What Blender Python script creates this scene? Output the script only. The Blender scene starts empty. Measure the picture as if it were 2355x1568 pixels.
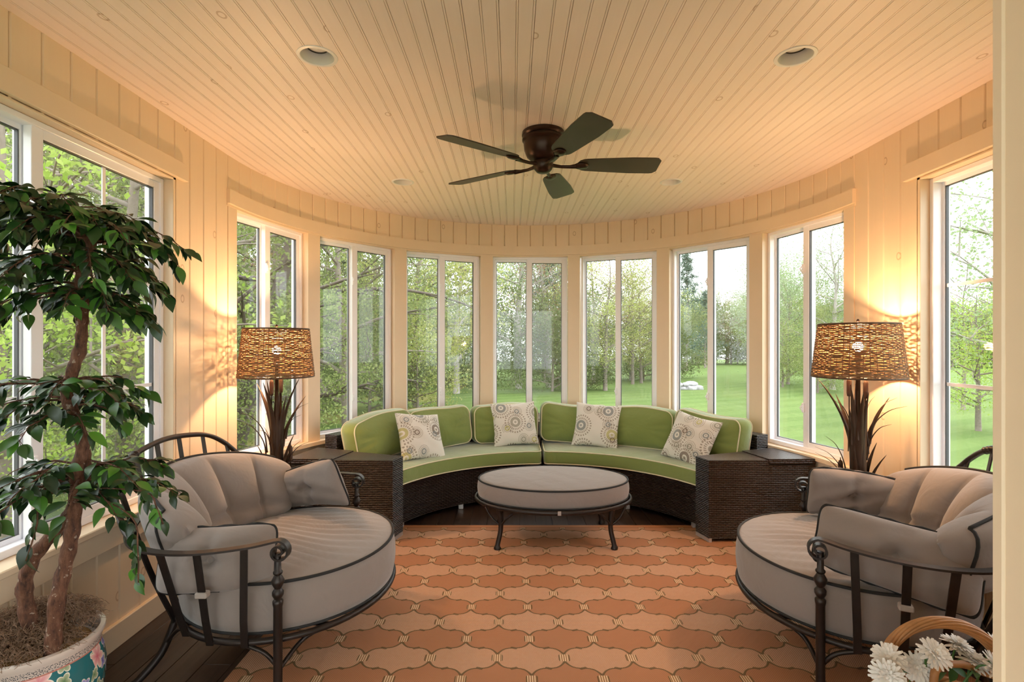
import bpy, math, random
import numpy as np
from mathutils import Vector, Matrix, Euler

# ------------------------------------------------------------------ camera, sky, exposure
SC = bpy.context.scene
COL = SC.collection
CAM_H = 1.369
cam_d = bpy.data.cameras.new('camera'); cam = bpy.data.objects.new('camera', cam_d); COL.objects.link(cam)
cam.location = (0, 0, CAM_H); cam.rotation_euler = (math.radians(90), 0, 0)
cam_d.sensor_fit = 'HORIZONTAL'; cam_d.sensor_width = 36.0
cam_d.lens = 36.0 * 1200.0 / 2355.0
cam_d.shift_y = 4.0 / 2355.0
cam_d.clip_start = 0.02; cam_d.clip_end = 500
SC.camera = cam
world = bpy.data.worlds.new('overcast_sky'); SC.world = world; world.use_nodes = True
bg = world.node_tree.nodes['Background']
bg.inputs[0].default_value = (0.95, 0.985, 1.0, 1); bg.inputs[1].default_value = 2.6
vs = SC.view_settings
vs.view_transform = 'Standard'; vs.look = 'None'; vs.gamma = 1.0; vs.exposure = 1.0; vs.use_curve_mapping = False
SC.cycles.use_denoising = True
SC.cycles.use_adaptive_sampling = True; SC.cycles.adaptive_threshold = 0.05; SC.cycles.adaptive_min_samples = 24
SC.cycles.max_bounces = 7; SC.cycles.diffuse_bounces = 5; SC.cycles.glossy_bounces = 3
SC.cycles.transparent_max_bounces = 16; SC.cycles.sample_clamp_indirect = 6.0
SC.cycles.caustics_reflective = False; SC.cycles.caustics_refractive = False
LAMP_W = 22.0

# ------------------------------------------------------------------ mesh helpers
rng = random.Random(7)
def V(*a): return Vector(a)
class MB:
    def __init__(s): s.v = []; s.f = []; s.uv = {}
    def add(s, verts, faces, uvs=None):
        o = len(s.v); s.v.extend([tuple(p) for p in verts])
        for k, f in enumerate(faces):
            if uvs is not None: s.uv[len(s.f)] = uvs[k]
            s.f.append(tuple(i + o for i in f))
        return s
    def box(s, x0, x1, y0, y1, z0, z1, c=0.0, M=None):
        if c <= 0:
            vs_ = [(x, y, z) for z in (z0, z1) for y in (y0, y1) for x in (x0, x1)]
            fs = [(0, 2, 3, 1), (4, 5, 7, 6), (0, 1, 5, 4), (2, 6, 7, 3), (0, 4, 6, 2), (1, 3, 7, 5)]
        else:
            vs_ = []; idx = {}
            X = (x0, x1); Y = (y0, y1); Z = (z0, z1)
            for i in (0, 1):
                for j in (0, 1):
                    for k in (0, 1):
                        si, sj, sk = 1 - 2 * i, 1 - 2 * j, 1 - 2 * k
                        p = (X[i], Y[j], Z[k])
                        idx[i, j, k, 0] = len(vs_); vs_.append((p[0], p[1] + sj * c, p[2] + sk * c))
                        idx[i, j, k, 1] = len(vs_); vs_.append((p[0] + si * c, p[1], p[2] + sk * c))
                        idx[i, j, k, 2] = len(vs_); vs_.append((p[0] + si * c, p[1] + sj * c, p[2]))
            fs = []
            for i in (0, 1):
                q = [idx[i, 0, 0, 0], idx[i, 1, 0, 0], idx[i, 1, 1, 0], idx[i, 0, 1, 0]]; fs.append(q if i else q[::-1])
                q = [idx[0, i, 0, 1], idx[1, i, 0, 1], idx[1, i, 1, 1], idx[0, i, 1, 1]]; fs.append(q[::-1] if i else q)
                q = [idx[0, 0, i, 2], idx[1, 0, i, 2], idx[1, 1, i, 2], idx[0, 1, i, 2]]; fs.append(q if i else q[::-1])
            for a in (0, 1):
                for b in (0, 1):
                    q = [idx[0, a, b, 1], idx[1, a, b, 1], idx[1, a, b, 2], idx[0, a, b, 2]]; fs.append(q if (a + b) % 2 else q[::-1])
                    q = [idx[a, 0, b, 0], idx[a, 1, b, 0], idx[a, 1, b, 2], idx[a, 0, b, 2]]; fs.append(q[::-1] if (a + b) % 2 else q)
                    q = [idx[a, b, 0, 0], idx[a, b, 1, 0], idx[a, b, 1, 1], idx[a, b, 0, 1]]; fs.append(q if (a + b) % 2 else q[::-1])
            for i in (0, 1):
                for j in (0, 1):
                    for k in (0, 1):
                        t = [idx[i, j, k, 0], idx[i, j, k, 1], idx[i, j, k, 2]]
                        fs.append(t if (i + j + k) % 2 else t[::-1])
        if M is not None: vs_ = [M @ Vector(p) for p in vs_]
        return s.add(vs_, fs)
    def grid(s, P, cu=False, cv=False, UV=None, flip=False):
        nu = len(P); nv = len(P[0]); fs = []; uvs = [] if UV is not None else None
        for i in range(nu if cu else nu - 1):
            for j in range(nv if cv else nv - 1):
                a, b, c, d = (i, j), ((i + 1) % nu, j), ((i + 1) % nu, (j + 1) % nv), (i, (j + 1) % nv)
                q = [a, b, c, d]
                if flip: q = q[::-1]
                fs.append([t[0] * nv + t[1] for t in q])
                if uvs is not None:
                    k = [(i, j), (i + 1, j), (i + 1, j + 1), (i, j + 1)]
                    if flip: k = k[::-1]
                    uvs.append([UV(*t) for t in k])
        return s.add([p for r in P for p in r], fs, uvs)
    def tube(s, pts, r, n=8, closed=False, cap=True, flat=None, twist=0.0):
        pts = [Vector(p) for p in pts]; m = len(pts)
        rs = r if isinstance(r, (list, tuple)) else [r] * m
        tg = []
        for i in range(m):
            if closed: t = pts[(i + 1) % m] - pts[i - 1]
            else: t = pts[min(i + 1, m - 1)] - pts[max(i - 1, 0)]
            if t.length < 1e-9: t = Vector((0, 0, 1))
            tg.append(t.normalized())
        up = Vector((0, 0, 1)) if abs(tg[0].z) < 0.9 else Vector((1, 0, 0))
        nrm = (up - tg[0] * up.dot(tg[0])).normalized(); rows = []
        for i in range(m):
            nrm = nrm - tg[i] * nrm.dot(tg[i])
            if nrm.length < 1e-6: nrm = tg[i].orthogonal()
            nrm.normalize(); bn = tg[i].cross(nrm)
            a0 = twist * i
            rows.append([pts[i] + (nrm * math.cos(a0 + 2 * math.pi * k / n) + bn * math.sin(a0 + 2 * math.pi * k / n) * (flat or 1)) * rs[i] for k in range(n)])
        o = len(s.v)
        s.grid(rows, cu=closed, cv=True, flip=True)
        if cap and not closed:
            s.f.append(tuple(o + k for k in range(n)))
            s.f.append(tuple(o + (m - 1) * n + k for k in range(n - 1, -1, -1)))
        return s
    def bar(s, pts, w, t, ups):
        """flat bar: width w along ups (per point), thickness t"""
        pts = [Vector(p) for p in pts]; m = len(pts); rows = []
        for i in range(m):
            tg = (pts[min(i + 1, m - 1)] - pts[max(i - 1, 0)]).normalized()
            u = Vector(ups[i] if isinstance(ups, list) else ups); u = (u - tg * u.dot(tg)).normalized()
            b = tg.cross(u)
            rows.append([pts[i] + u * (w / 2) * a + b * (t / 2) * c for a, c in ((1, 1), (1, -1), (-1, -1), (-1, 1))])
        o = len(s.v); s.grid(rows, cv=True)
        s.f.append((o + 3, o + 2, o + 1, o)); e = o + (m - 1) * 4; s.f.append((e, e + 1, e + 2, e + 3))
        return s
    def lathe(s, prof, n=24, c=(0, 0, 0), sx=1.0, sy=1.0, cap=True):
        rows = [[(c[0] + r * math.cos(2 * math.pi * k / n) * sx, c[1] + r * math.sin(2 * math.pi * k / n) * sy, c[2] + z) for k in range(n)] for r, z in prof]
        o = len(s.v); s.grid(rows, cv=True, flip=True)
        if cap and prof[0][0] > 1e-5: s.f.append(tuple(o + k for k in range(n - 1, -1, -1)))
        if cap and prof[-1][0] > 1e-5: s.f.append(tuple(o + (len(prof) - 1) * n + k for k in range(n)))
        return s
    def mesh(s, name, m=None, smooth=False):
        me = bpy.data.meshes.new(name); me.from_pydata(s.v, [], s.f)
        if s.uv:
            l = me.uv_layers.new(name='UVMap'); k = 0
            for i, f in enumerate(s.f):
                for j in range(len(f)):
                    l.data[k].uv = s.uv[i][j] if i in s.uv else (s.v[f[j]][0], s.v[f[j]][2]); k += 1
        if m is not None: me.materials.append(m)
        if smooth: me.shade_smooth()
        me.update(); return me
    def build(s, name, m, parent=None, smooth=False, angle=None):
        me = s.mesh(name, m, smooth or angle is not None)
        if angle is not None: me.set_sharp_from_angle(angle=math.radians(angle))
        return link(name, me, parent)
def link(name, me, parent=None, loc=None, rot=None):
    o = bpy.data.objects.new(name, me); COL.objects.link(o)
    if parent is not None: o.parent = parent
    if loc is not None: o.location = loc
    if rot is not None: o.rotation_euler = rot
    return o
def tag(o, label=None, cat=None, group=None, kind=None):
    if label: o['label'] = label
    if cat: o['category'] = cat
    if group: o['group'] = group
    if kind: o['kind'] = kind
    return o
def thing(name, label, cat, loc=(0, 0, 0), rz=0.0, group=None, kind=None):
    o = link(name, None, None, loc, (0, 0, rz)); o.empty_display_size = 0.1
    return tag(o, label, cat, group, kind)
def copy_tree(o, parent=None):
    c = o.copy(); COL.objects.link(c); c.parent = parent
    for ch in [x for x in bpy.data.objects if x.parent == o]: copy_tree(ch, c)
    return c
def lerp(a, b, t): return a + (b - a) * t
def spline(pts, n):
    """Catmull-Rom through pts, n samples per span"""
    P = [Vector(p) for p in pts]; P = [P[0] * 2 - P[1]] + P + [P[-1] * 2 - P[-2]]; out = []
    for i in range(1, len(P) - 2):
        for k in range(n):
            t = k / n; a, b, c, d = P[i - 1], P[i], P[i + 1], P[i + 2]
            out.append(0.5 * ((2 * b) + (c - a) * t + (2 * a - 5 * b + 4 * c - d) * t * t + (3 * b - a - 3 * c + d) * t ** 3))
    out.append(P[-2]); return out

# ------------------------------------------------------------------ material helpers
class NT:
    def __init__(s, name):
        s.m = bpy.data.materials.new(name); s.m.use_nodes = True; s.t = s.m.node_tree
        s.b = s.t.nodes['Principled BSDF']; s.out = s.t.nodes['Material Output']
    def n(s, typ, **kw):
        nd = s.t.nodes.new(typ)
        for k, v in kw.items(): setattr(nd, k, v)
        return nd
    def l(s, a, b): s.t.links.new(a, b)
    def val(s, sock, v):
        if hasattr(v, 'links'): s.l(v, sock)
        else: sock.default_value = v
    def math(s, op, a, b=None, c=None):
        nd = s.n('ShaderNodeMath', operation=op); s.val(nd.inputs[0], a)
        if b is not None: s.val(nd.inputs[1], b)
        if c is not None: s.val(nd.inputs[2], c)
        return nd.outputs[0]
    def mix(s, f, a, b, blend='MIX'):
        nd = s.n('ShaderNodeMix', data_type='RGBA', blend_type=blend); s.val(nd.inputs[0], f)
        for k, c in ((6, a), (7, b)):
            if hasattr(c, 'links'): s.l(c, nd.inputs[k])
            else: nd.inputs[k].default_value = (c[0], c[1], c[2], 1)
        return nd.outputs[2]
    def coord(s, kind='Object', scale=None):
        o = s.n('ShaderNodeTexCoord').outputs[kind]
        if scale is not None:
            mp = s.n('ShaderNodeMapping'); s.l(o, mp.inputs[0]); mp.inputs['Scale'].default_value = scale; o = mp.outputs[0]
        return o
    def noise(s, vec, scale, detail=3.0, rough=0.55, out=0):
        nd = s.n('ShaderNodeTexNoise'); s.l(vec, nd.inputs['Vector']); nd.inputs['Scale'].default_value = scale
        nd.inputs['Detail'].default_value = detail; nd.inputs['Roughness'].default_value = rough; return nd.outputs[out]
    def ramp(s, f, stops):
        nd = s.n('ShaderNodeValToRGB'); s.l(f, nd.inputs[0]); e = nd.color_ramp.elements
        while len(e) < len(stops): e.new(0.5)
        for k, (p, c) in enumerate(stops):
            e[k].position = p; e[k].color = (c[0], c[1], c[2], 1) if hasattr(c, '__len__') else (c, c, c, 1)
        return nd.outputs[0]
    def bump(s, h, strength=0.3, dist=0.01):
        nd = s.n('ShaderNodeBump'); s.l(h, nd.inputs['Height']); nd.inputs['Strength'].default_value = strength
        nd.inputs['Distance'].default_value = dist; s.l(nd.outputs[0], s.b.inputs['Normal']); return nd
    def set(s, color=None, rough=None, metal=None, spec=None, **kw):
        if color is not None:
            if hasattr(color, 'links'): s.l(color, s.b.inputs['Base Color'])
            else: s.b.inputs['Base Color'].default_value = (color[0], color[1], color[2], 1)
        if rough is not None: s.val(s.b.inputs['Roughness'], rough)
        if metal is not None: s.b.inputs['Metallic'].default_value = metal
        if spec is not None: s.b.inputs['Specular IOR Level'].default_value = spec
        for k, v in kw.items(): s.b.inputs[k].default_value = v
        return s.m
def simple(name, color, rough=0.5, metal=0.0, spec=0.5, var=0.0, scale=8.0):
    t = NT(name)
    if var > 0:
        c = t.coord('Object'); f = t.noise(c, scale)
        col = t.mix(f, [x * (1 - var) for x in color], [min(1, x * (1 + var)) for x in color])
    else: col = color
    return t.set(col, rough, metal, spec)
def paint(name, color, rough, stretch, knots=True):
    """painted pine: fine grain along the board, rings of knots showing through"""
    t = NT(name); info = t.n('ShaderNodeObjectInfo')
    co = t.coord('Object'); add = t.n('ShaderNodeVectorMath', operation='ADD'); t.l(co, add.inputs[0])
    rv = t.n('ShaderNodeVectorMath', operation='SCALE'); rv.inputs[0].default_value = (37, 53, 71); t.l(info.outputs['Random'], rv.inputs['Scale'])
    t.l(rv.outputs[0], add.inputs[1])
    mp = t.n('ShaderNodeMapping'); t.l(add.outputs[0], mp.inputs[0]); mp.inputs['Scale'].default_value = stretch
    g = t.noise(mp.outputs[0], 60, 3)
    col = t.mix(t.math('MULTIPLY', g, 0.18), color, [x * 0.72 for x in color])
    if knots:
        sx = t.n('ShaderNodeSeparateXYZ'); t.l(add.outputs[0], sx.inputs[0]); cb = t.n('ShaderNodeCombineXYZ')
        t.l(sx.outputs[0], cb.inputs[0]); t.l(t.math('MULTIPLY', sx.outputs[1 if stretch[1] < 0.5 else 2], 0.7), cb.inputs[1])
        vo = t.n('ShaderNodeTexVoronoi', voronoi_dimensions='2D'); t.l(cb.outputs[0], vo.inputs['Vector']); vo.inputs['Scale'].default_value = 3.4
        d = vo.outputs['Distance']
        ring = t.math('MULTIPLY', t.math('GREATER_THAN', d, 0.035), t.math('LESS_THAN', d, 0.055))
        sp = t.n('ShaderNodeSeparateColor'); t.l(vo.outputs['Color'], sp.inputs[0])
        sel = t.math('GREATER_THAN', sp.outputs[0], 0.55)
        col = t.mix(t.math('MULTIPLY', t.math('MULTIPLY', ring, sel), 0.45), col, (0.36, 0.17, 0.06))
    t.bump(g, 0.06, 0.004)
    return t.set(col, rough)

M = {}
CREAM = (0.84, 0.665, 0.475)
M['wall'] = paint('cream_painted_board', CREAM, 0.45, (1.0, 1.0, 0.06))
M['ceiling'] = paint('cream_painted_ceiling', (0.93, 0.795, 0.73), 0.45, (1.0, 0.06, 1.0))
M['trim'] = paint('cream_painted_trim', CREAM, 0.4, (0.2, 0.2, 0.2), knots=False)
M['vinyl'] = simple('white_vinyl', (0.93, 0.92, 0.97), 0.3)
M['gasket'] = simple('dark_gasket', (0.09, 0.09, 0.10), 0.5)
def glass():
    t = NT('window_glass'); lw = t.n('ShaderNodeLayerWeight'); lw.inputs[0].default_value = 0.5
    p = t.math('POWER', lw.outputs['Facing'], 4.0); f = t.math('ADD', t.math('MULTIPLY', p, 0.45), 0.022)
    tr = t.n('ShaderNodeBsdfTransparent'); tr.inputs[0].default_value = (0.975, 0.99, 0.985, 1)
    gl = t.n('ShaderNodeBsdfGlossy'); gl.inputs['Roughness'].default_value = 0.02
    mx = t.n('ShaderNodeMixShader'); t.l(f, mx.inputs[0]); t.l(tr.outputs[0], mx.inputs[1]); t.l(gl.outputs[0], mx.inputs[2])
    t.l(mx.outputs[0], t.out.inputs[0]); return t.m
M['glass'] = glass()
# ------------------------------------------------------------------ the room: half-round sun room
X0, YC, R, H = 0.183, 3.28, 1.97, 2.549
XL, XR = X0 - R, X0 + R
YF = 0.45                                   # inner face of the front wall
WT = 0.16                                   # wall thickness
SILL, WTOP = 0.585, 2.235
HEAD0, HEAD1 = 2.245, 2.335
PITCH, HALF = 25.4, 10.95
def arc(a, r, z=0.0):
    a = math.radians(a); return (X0 + r * math.sin(a), YC + r * math.cos(a), z)
def arc_prism(mb, a0, a1, r0, r1, z0, z1, n=None, cx=None, cy=None):
    n = n or max(2, int(abs(a1 - a0) / 2.5)); cx = X0 if cx is None else cx; cy = YC if cy is None else cy
    rows = []
    for i in range(n + 1):
        a = math.radians(lerp(a0, a1, i / n)); sx, cxx = math.sin(a), math.cos(a)
        rows.append([(cx + r * sx, cy + r * cxx, z) for r, z in ((r0, z0), (r1, z0), (r1, z1), (r0, z1))])
    ap = math.radians(abs(a1 - a0)) / n; dz = z1 - z0; dr = r1 - r0
    cum = [0, dr, dr + dz, 2 * dr + dz, 2 * dr + 2 * dz]
    o = len(mb.v); mb.grid(rows, cv=True, UV=lambda i, j: (i * ap * r0, cum[j]))
    mb.add([], []); 
    fl = len(mb.f)
    mb.uv[fl] = [(0, 0), (0, dz), (dr, dz), (dr, 0)]; mb.f.append((o, o + 3, o + 2, o + 1))
    e = o + n * 4; mb.uv[fl + 1] = [(0, 0), (dr, 0), (dr, dz), (0, dz)]; mb.f.append((e, e + 1, e + 2, e + 3))
    return mb
def y_end(x, rr):
    d = rr * rr - (x - X0) ** 2
    return YC + math.sqrt(d) if d > 0 else YC

# floor
def plan_poly(rr, y0, n=60):
    return [(X0 + rr, y0)] + [(X0 + rr * math.cos(math.pi * i / n), YC + rr * math.sin(math.pi * i / n)) for i in range(n + 1)] + [(X0 - rr, y0)]
def slab(name, rr, y0, z0, z1, m):
    p = plan_poly(rr, y0); n = len(p); mb = MB()
    mb.add([(x, y, z0) for x, y in p] + [(x, y, z1) for x, y in p],
           [tuple(range(n - 1, -1, -1)), tuple(range(n, 2 * n))] + [(i, (i + 1) % n, n + (i + 1) % n, n + i) for i in range(n)])
    return mb.build(name, m)
def wood_floor():
    t = NT('dark_floor_wood'); info = t.n('ShaderNodeObjectInfo'); co = t.coord('Object', (6, 0.5, 6))
    add = t.n('ShaderNodeVectorMath', operation='ADD'); t.l(co, add.inputs[0])
    rv = t.n('ShaderNodeVectorMath', operation='SCALE'); rv.inputs[0].default_value = (17, 23, 5); t.l(info.outputs['Random'], rv.inputs['Scale']); t.l(rv.outputs[0], add.inputs[1])
    g = t.noise(add.outputs[0], 9, 5)
    col = t.ramp(g, [(0.3, (0.020, 0.011, 0.008)), (0.7, (0.055, 0.030, 0.020))])
    col = t.mix(t.math('MULTIPLY', info.outputs['Random'], 0.5), col, (0.045, 0.026, 0.018))
    t.bump(g, 0.15, 0.003); return t.set(col, 0.38)
M['floor'] = wood_floor()
floor = slab('floor', R + 0.05, YF - 0.28, -0.15, -0.014, M['floor'])
tag(floor, 'dark stained wood plank floor under the terracotta rug', 'floor', kind='structure')
PW = 0.125; k = 0; x = XL - 0.03
while x < XR + 0.03:
    xa, xb = x + 0.0008, min(x + PW, XR + 0.04) - 0.0008
    ye = y_end(max(abs(xa - X0), abs(xb - X0)) * 1.0 + X0, R + 0.04)
    y = YF - 0.28; cut = y + [0.7, 1.3, 0.35, 1.0][k % 4]
    while y < ye - 0.01:
        c2 = min(cut, ye)
        MB().box(xa, xb, y + 0.0008, c2 - 0.0008, -0.014, 0.0, c=0.0012).build('floor_plank', M['floor'], floor)
        y = c2; cut = c2 + 1.35
    x += PW; k += 1

# ceiling: edge-and-centre bead planks running towards the bay
ceiling = slab('ceiling', R + WT, YF - 0.28, H + 0.012, H + 0.10, M['ceiling'])
tag(ceiling, 'cream painted beadboard ceiling with knots above the sun room', 'ceiling', kind='structure')
CW = 0.1296
def bead(c):                                  # profile around a double-line bead centred on c
    return [(c - 0.0050, 0), (c - 0.0040, 0.005), (c - 0.0030, 0.0003), (c, -0.0005), (c + 0.0030, 0.0003), (c + 0.0040, 0.005), (c + 0.0050, 0)]
i0 = -16
for i in range(i0, 17):
    xa = X0 + 0.03 + i * CW; xb = xa + CW
    if xb > XR + 0.08 or xa < XL - 0.08: continue
    prof = [(xa + 0.0004, 0.012), (xa + 0.0004, 0.007), (xa + 0.0012, 0.0005)] + bead(xa + CW / 2) + [(xb - 0.0095, 0), (xb - 0.0085, 0.005), (xb - 0.0075, 0.0004), (xb - 0.0012, 0), (xb - 0.0004, 0.006), (xb - 0.0004, 0.012)]
    ye = max(y_end(xa, R + 0.07), y_end(xb, R + 0.07))
    mb = MB(); mb.grid([[(px, yy, H + pz) for px, pz in prof] for yy in (YF - 0.28, ye)], cv=True, flip=True)
    n = len(prof); mb.f.append(tuple(range(n))); mb.f.append(tuple(range(2 * n - 1, n - 1, -1)))
    mb.build('ceiling_plank', M['ceiling'], ceiling)

# curved wall: bands above and below the windows, posts between them
wall = MB()
arc_prism(wall, -90, 90, R + 0.012, R + WT, WTOP, H + 0.02, 72)
arc_prism(wall, -90, 90, R + 0.012, R + WT, -0.8, SILL - 0.03, 72)
wall_curved = wall.build('wall_curved', M['wall'])
tag(wall_curved, 'half round cream painted board wall holding the row of windows', 'wall', kind='structure')
BWID = 0.1296
def board_mesh(w, z0, z1, name, c=0.0048, d=0.014):
    mb = MB(); w2 = w / 2 - 0.0013
    prof = [(-w2, d), (-w2, c * 1.2), (-w2 + c, 0), (w2 - c, 0), (w2, c * 1.2), (w2, d)]
    mb.grid([[(px, py, z) for px, py in prof] for z in (z0, z1)])
    n = len(prof); mb.f.append(tuple(range(n))); mb.f.append(tuple(range(2 * n - 1, n - 1, -1)))
    return mb.mesh(name, M['wall'])
NB = 48; da = 180.0 / NB; bw_arc = math.radians(da) * R
bm_up = board_mesh(bw_arc, HEAD0 - 0.005, H + 0.01, 'wall_board'); bm_lo = board_mesh(bw_arc, 0.0, SILL - 0.03, 'wall_board')
for i in range(NB):
    a = -90 + (i + 0.5) * da
    for me in (bm_up, bm_lo):
        link('wall_board', me, wall_curved, arc(a, R * math.cos(math.radians(da / 2))), (0, 0, -math.radians(a)))
# window posts with jambs
edges = [-90] + [v for k in range(-3, 4) for v in (k * PITCH - HALF, k * PITCH + HALF)] + [90]
for k in range(0, len(edges), 2):
    mb = MB(); arc_prism(mb, edges[k], edges[k + 1], R - 0.004, R + WT, SILL - 0.03, WTOP + 0.02, 3)
    o = mb.build('window_post', M['trim'], wall_curved)
# header fascia, sill and apron
tr = MB(); arc_prism(tr, -90.4, 90.4, R - 0.022, R + 0.02, HEAD0, HEAD1, 72)
trim = tr.build('trim_1', M['trim'], smooth=False); tag(trim, 'curved cream fascia board running above the bay windows', 'trim', kind='structure')
tr = MB(); arc_prism(tr, -90.4, 90.4, R - 0.006, R + 0.08, WTOP - 0.004, HEAD0 + 0.002, 72)
tr.build('window_head_jamb', M['trim'], trim)
tr = MB(); arc_prism(tr, -91, 91, R - 0.045, R + WT, SILL - 0.028, SILL, 72)
trim2 = tr.build('trim_2', M['trim']); tag(trim2, 'curved cream window sill board running behind the green sofa', 'sill', kind='structure')
tr = MB(); arc_prism(tr, -90.5, 90.5, R - 0.020, R, SILL - 0.125, SILL - 0.026, 72)
tr.build('apron', M['trim'], trim2)
tr = MB(); arc_prism(tr, -90, 90, R - 0.018, R, 0.0, 0.11, 72)
bb = tr.build('baseboard_back', M['trim']); tag(bb, 'curved cream baseboard along the foot of the bay wall', 'baseboard', kind='structure')

def screen_mat():
    t = NT('insect_screen_mesh'); tr = t.n('ShaderNodeBsdfTransparent'); df = t.n('ShaderNodeBsdfDiffuse'); df.inputs[0].default_value = (0.30, 0.31, 0.32, 1)
    mx = t.n('ShaderNodeMixShader'); mx.inputs[0].default_value = 0.09; t.l(tr.outputs[0], mx.inputs[1]); t.l(df.outputs[0], mx.inputs[2]); t.l(mx.outputs[0], t.out.inputs[0]); return t.m
M['screen'] = screen_mat()
# windows ------------------------------------------------------------------
def make_window(name, w, h, grids=False):
    """x across, y outwards, z up from the sill; origin at the middle of the sill, at the frame's inner face"""
    root = thing(name, None, None); root['kind'] = 'structure'
    fr = 0.028; V_ = M['vinyl']
    def rect_frame(nm, x0, x1, z0, z1, t_l, t_r, t_b, t_t, y0, y1, par, m=V_):
        mb = MB()
        mb.box(x0, x0 + t_l, y0, y1, z0, z1, 0.002); mb.box(x1 - t_r, x1, y0, y1, z0, z1, 0.002)
        mb.box(x0 + t_l - 0.001, x1 - t_r + 0.001, y0, y1, z0, z0 + t_b, 0.002); mb.box(x0 + t_l - 0.001, x1 - t_r + 0.001, y0, y1, z1 - t_t, z1, 0.002)
        return mb.build(nm, m, par)
    rect_frame('window_frame', -w / 2, w / 2, 0, h, 0.022, 0.022, 0.03, 0.024, 0.0, 0.085, root)
    # fixed light on the left, deeper
    fx = rect_frame('fixed_sash', -w / 2 + 0.018, 0.012, 0.022, h - 0.018, 0.018, 0.05, 0.026, 0.026, 0.048, 0.080, root)
    rect_frame('gasket', -w / 2 + 0.036, -0.038, 0.048, h - 0.044, 0.004, 0.004, 0.004, 0.004, 0.052, 0.070, fx, M['gasket'])
    MB().box(-w / 2 + 0.034, -0.034, 0.060, 0.064, 0.046, h - 0.042).build('pane', M['glass'], fx)
    # sliding sash on the right, in front
    sl = rect_frame('sliding_sash', -0.032, w / 2 - 0.014, 0.02, h - 0.016, 0.052, 0.044, 0.048, 0.044, 0.010, 0.044, root)
    rect_frame('gasket', 0.020, w / 2 - 0.058, 0.068, h - 0.060, 0.004, 0.004, 0.004, 0.004, 0.014, 0.036, sl, M['gasket'])
    MB().box(0.018, w / 2 - 0.056, 0.025, 0.029, 0.066, h - 0.058).build('pane', M['glass'], sl)
    MB().box(0.016, w / 2 - 0.03, 0.070, 0.0715, 0.03, h - 0.03).build('insect_screen', M['screen'], root)
    for zz in (h * 0.19, h * 0.80):
        lt = MB(); lt.box(-0.034, -0.014, -0.004, 0.014, zz - 0.035, zz + 0.035, 0.004); lt.tube([(-0.024, -0.006, zz - 0.02), (-0.034, -0.014, zz), (-0.024, -0.006, zz + 0.02)], 0.005, 6)
        lt.build('latch', V_, sl)
    if grids:
        for sash, xa, xb, yy in ((fx, -w / 2 + 0.036, -0.038, 0.056), (sl, 0.02, w / 2 - 0.058, 0.020)):
            mb = MB(); mb.box((xa + xb) / 2 - 0.009, (xa + xb) / 2 + 0.009, yy, yy + 0.006, 0.05, h - 0.045)
            for q in (1, 2):
                zc = lerp(0.055, h - 0.05, q / 3); mb.box(xa, xb, yy, yy + 0.006, zc - 0.009, zc + 0.009)
            mb.build('muntin', V_, sash)
    return root
RW = R + 0.045
wchord = 2 * RW * math.sin(math.radians(HALF)) - 0.012
WL = ['beside the lamp nearest the potted ficus', 'second from the ficus side', 'third from the ficus side', 'middle one of seven',
      'third from the flower basket side', 'second from the flower basket side', 'beside the lamp on the flower basket side']
for k in range(-3, 4):
    wd = make_window('window_%d' % (k + 4), wchord, WTOP - SILL - 0.004)
    a = k * PITCH; p = arc(a, RW * math.cos(math.radians(HALF)) + 0.006)
    wd.location = (p[0], p[1], SILL + 0.001); wd.rotation_euler = (0, 0, -math.radians(a))
    tag(wd, 'white sliding window in the curved bay, ' + WL[k + 3], 'window')

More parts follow.
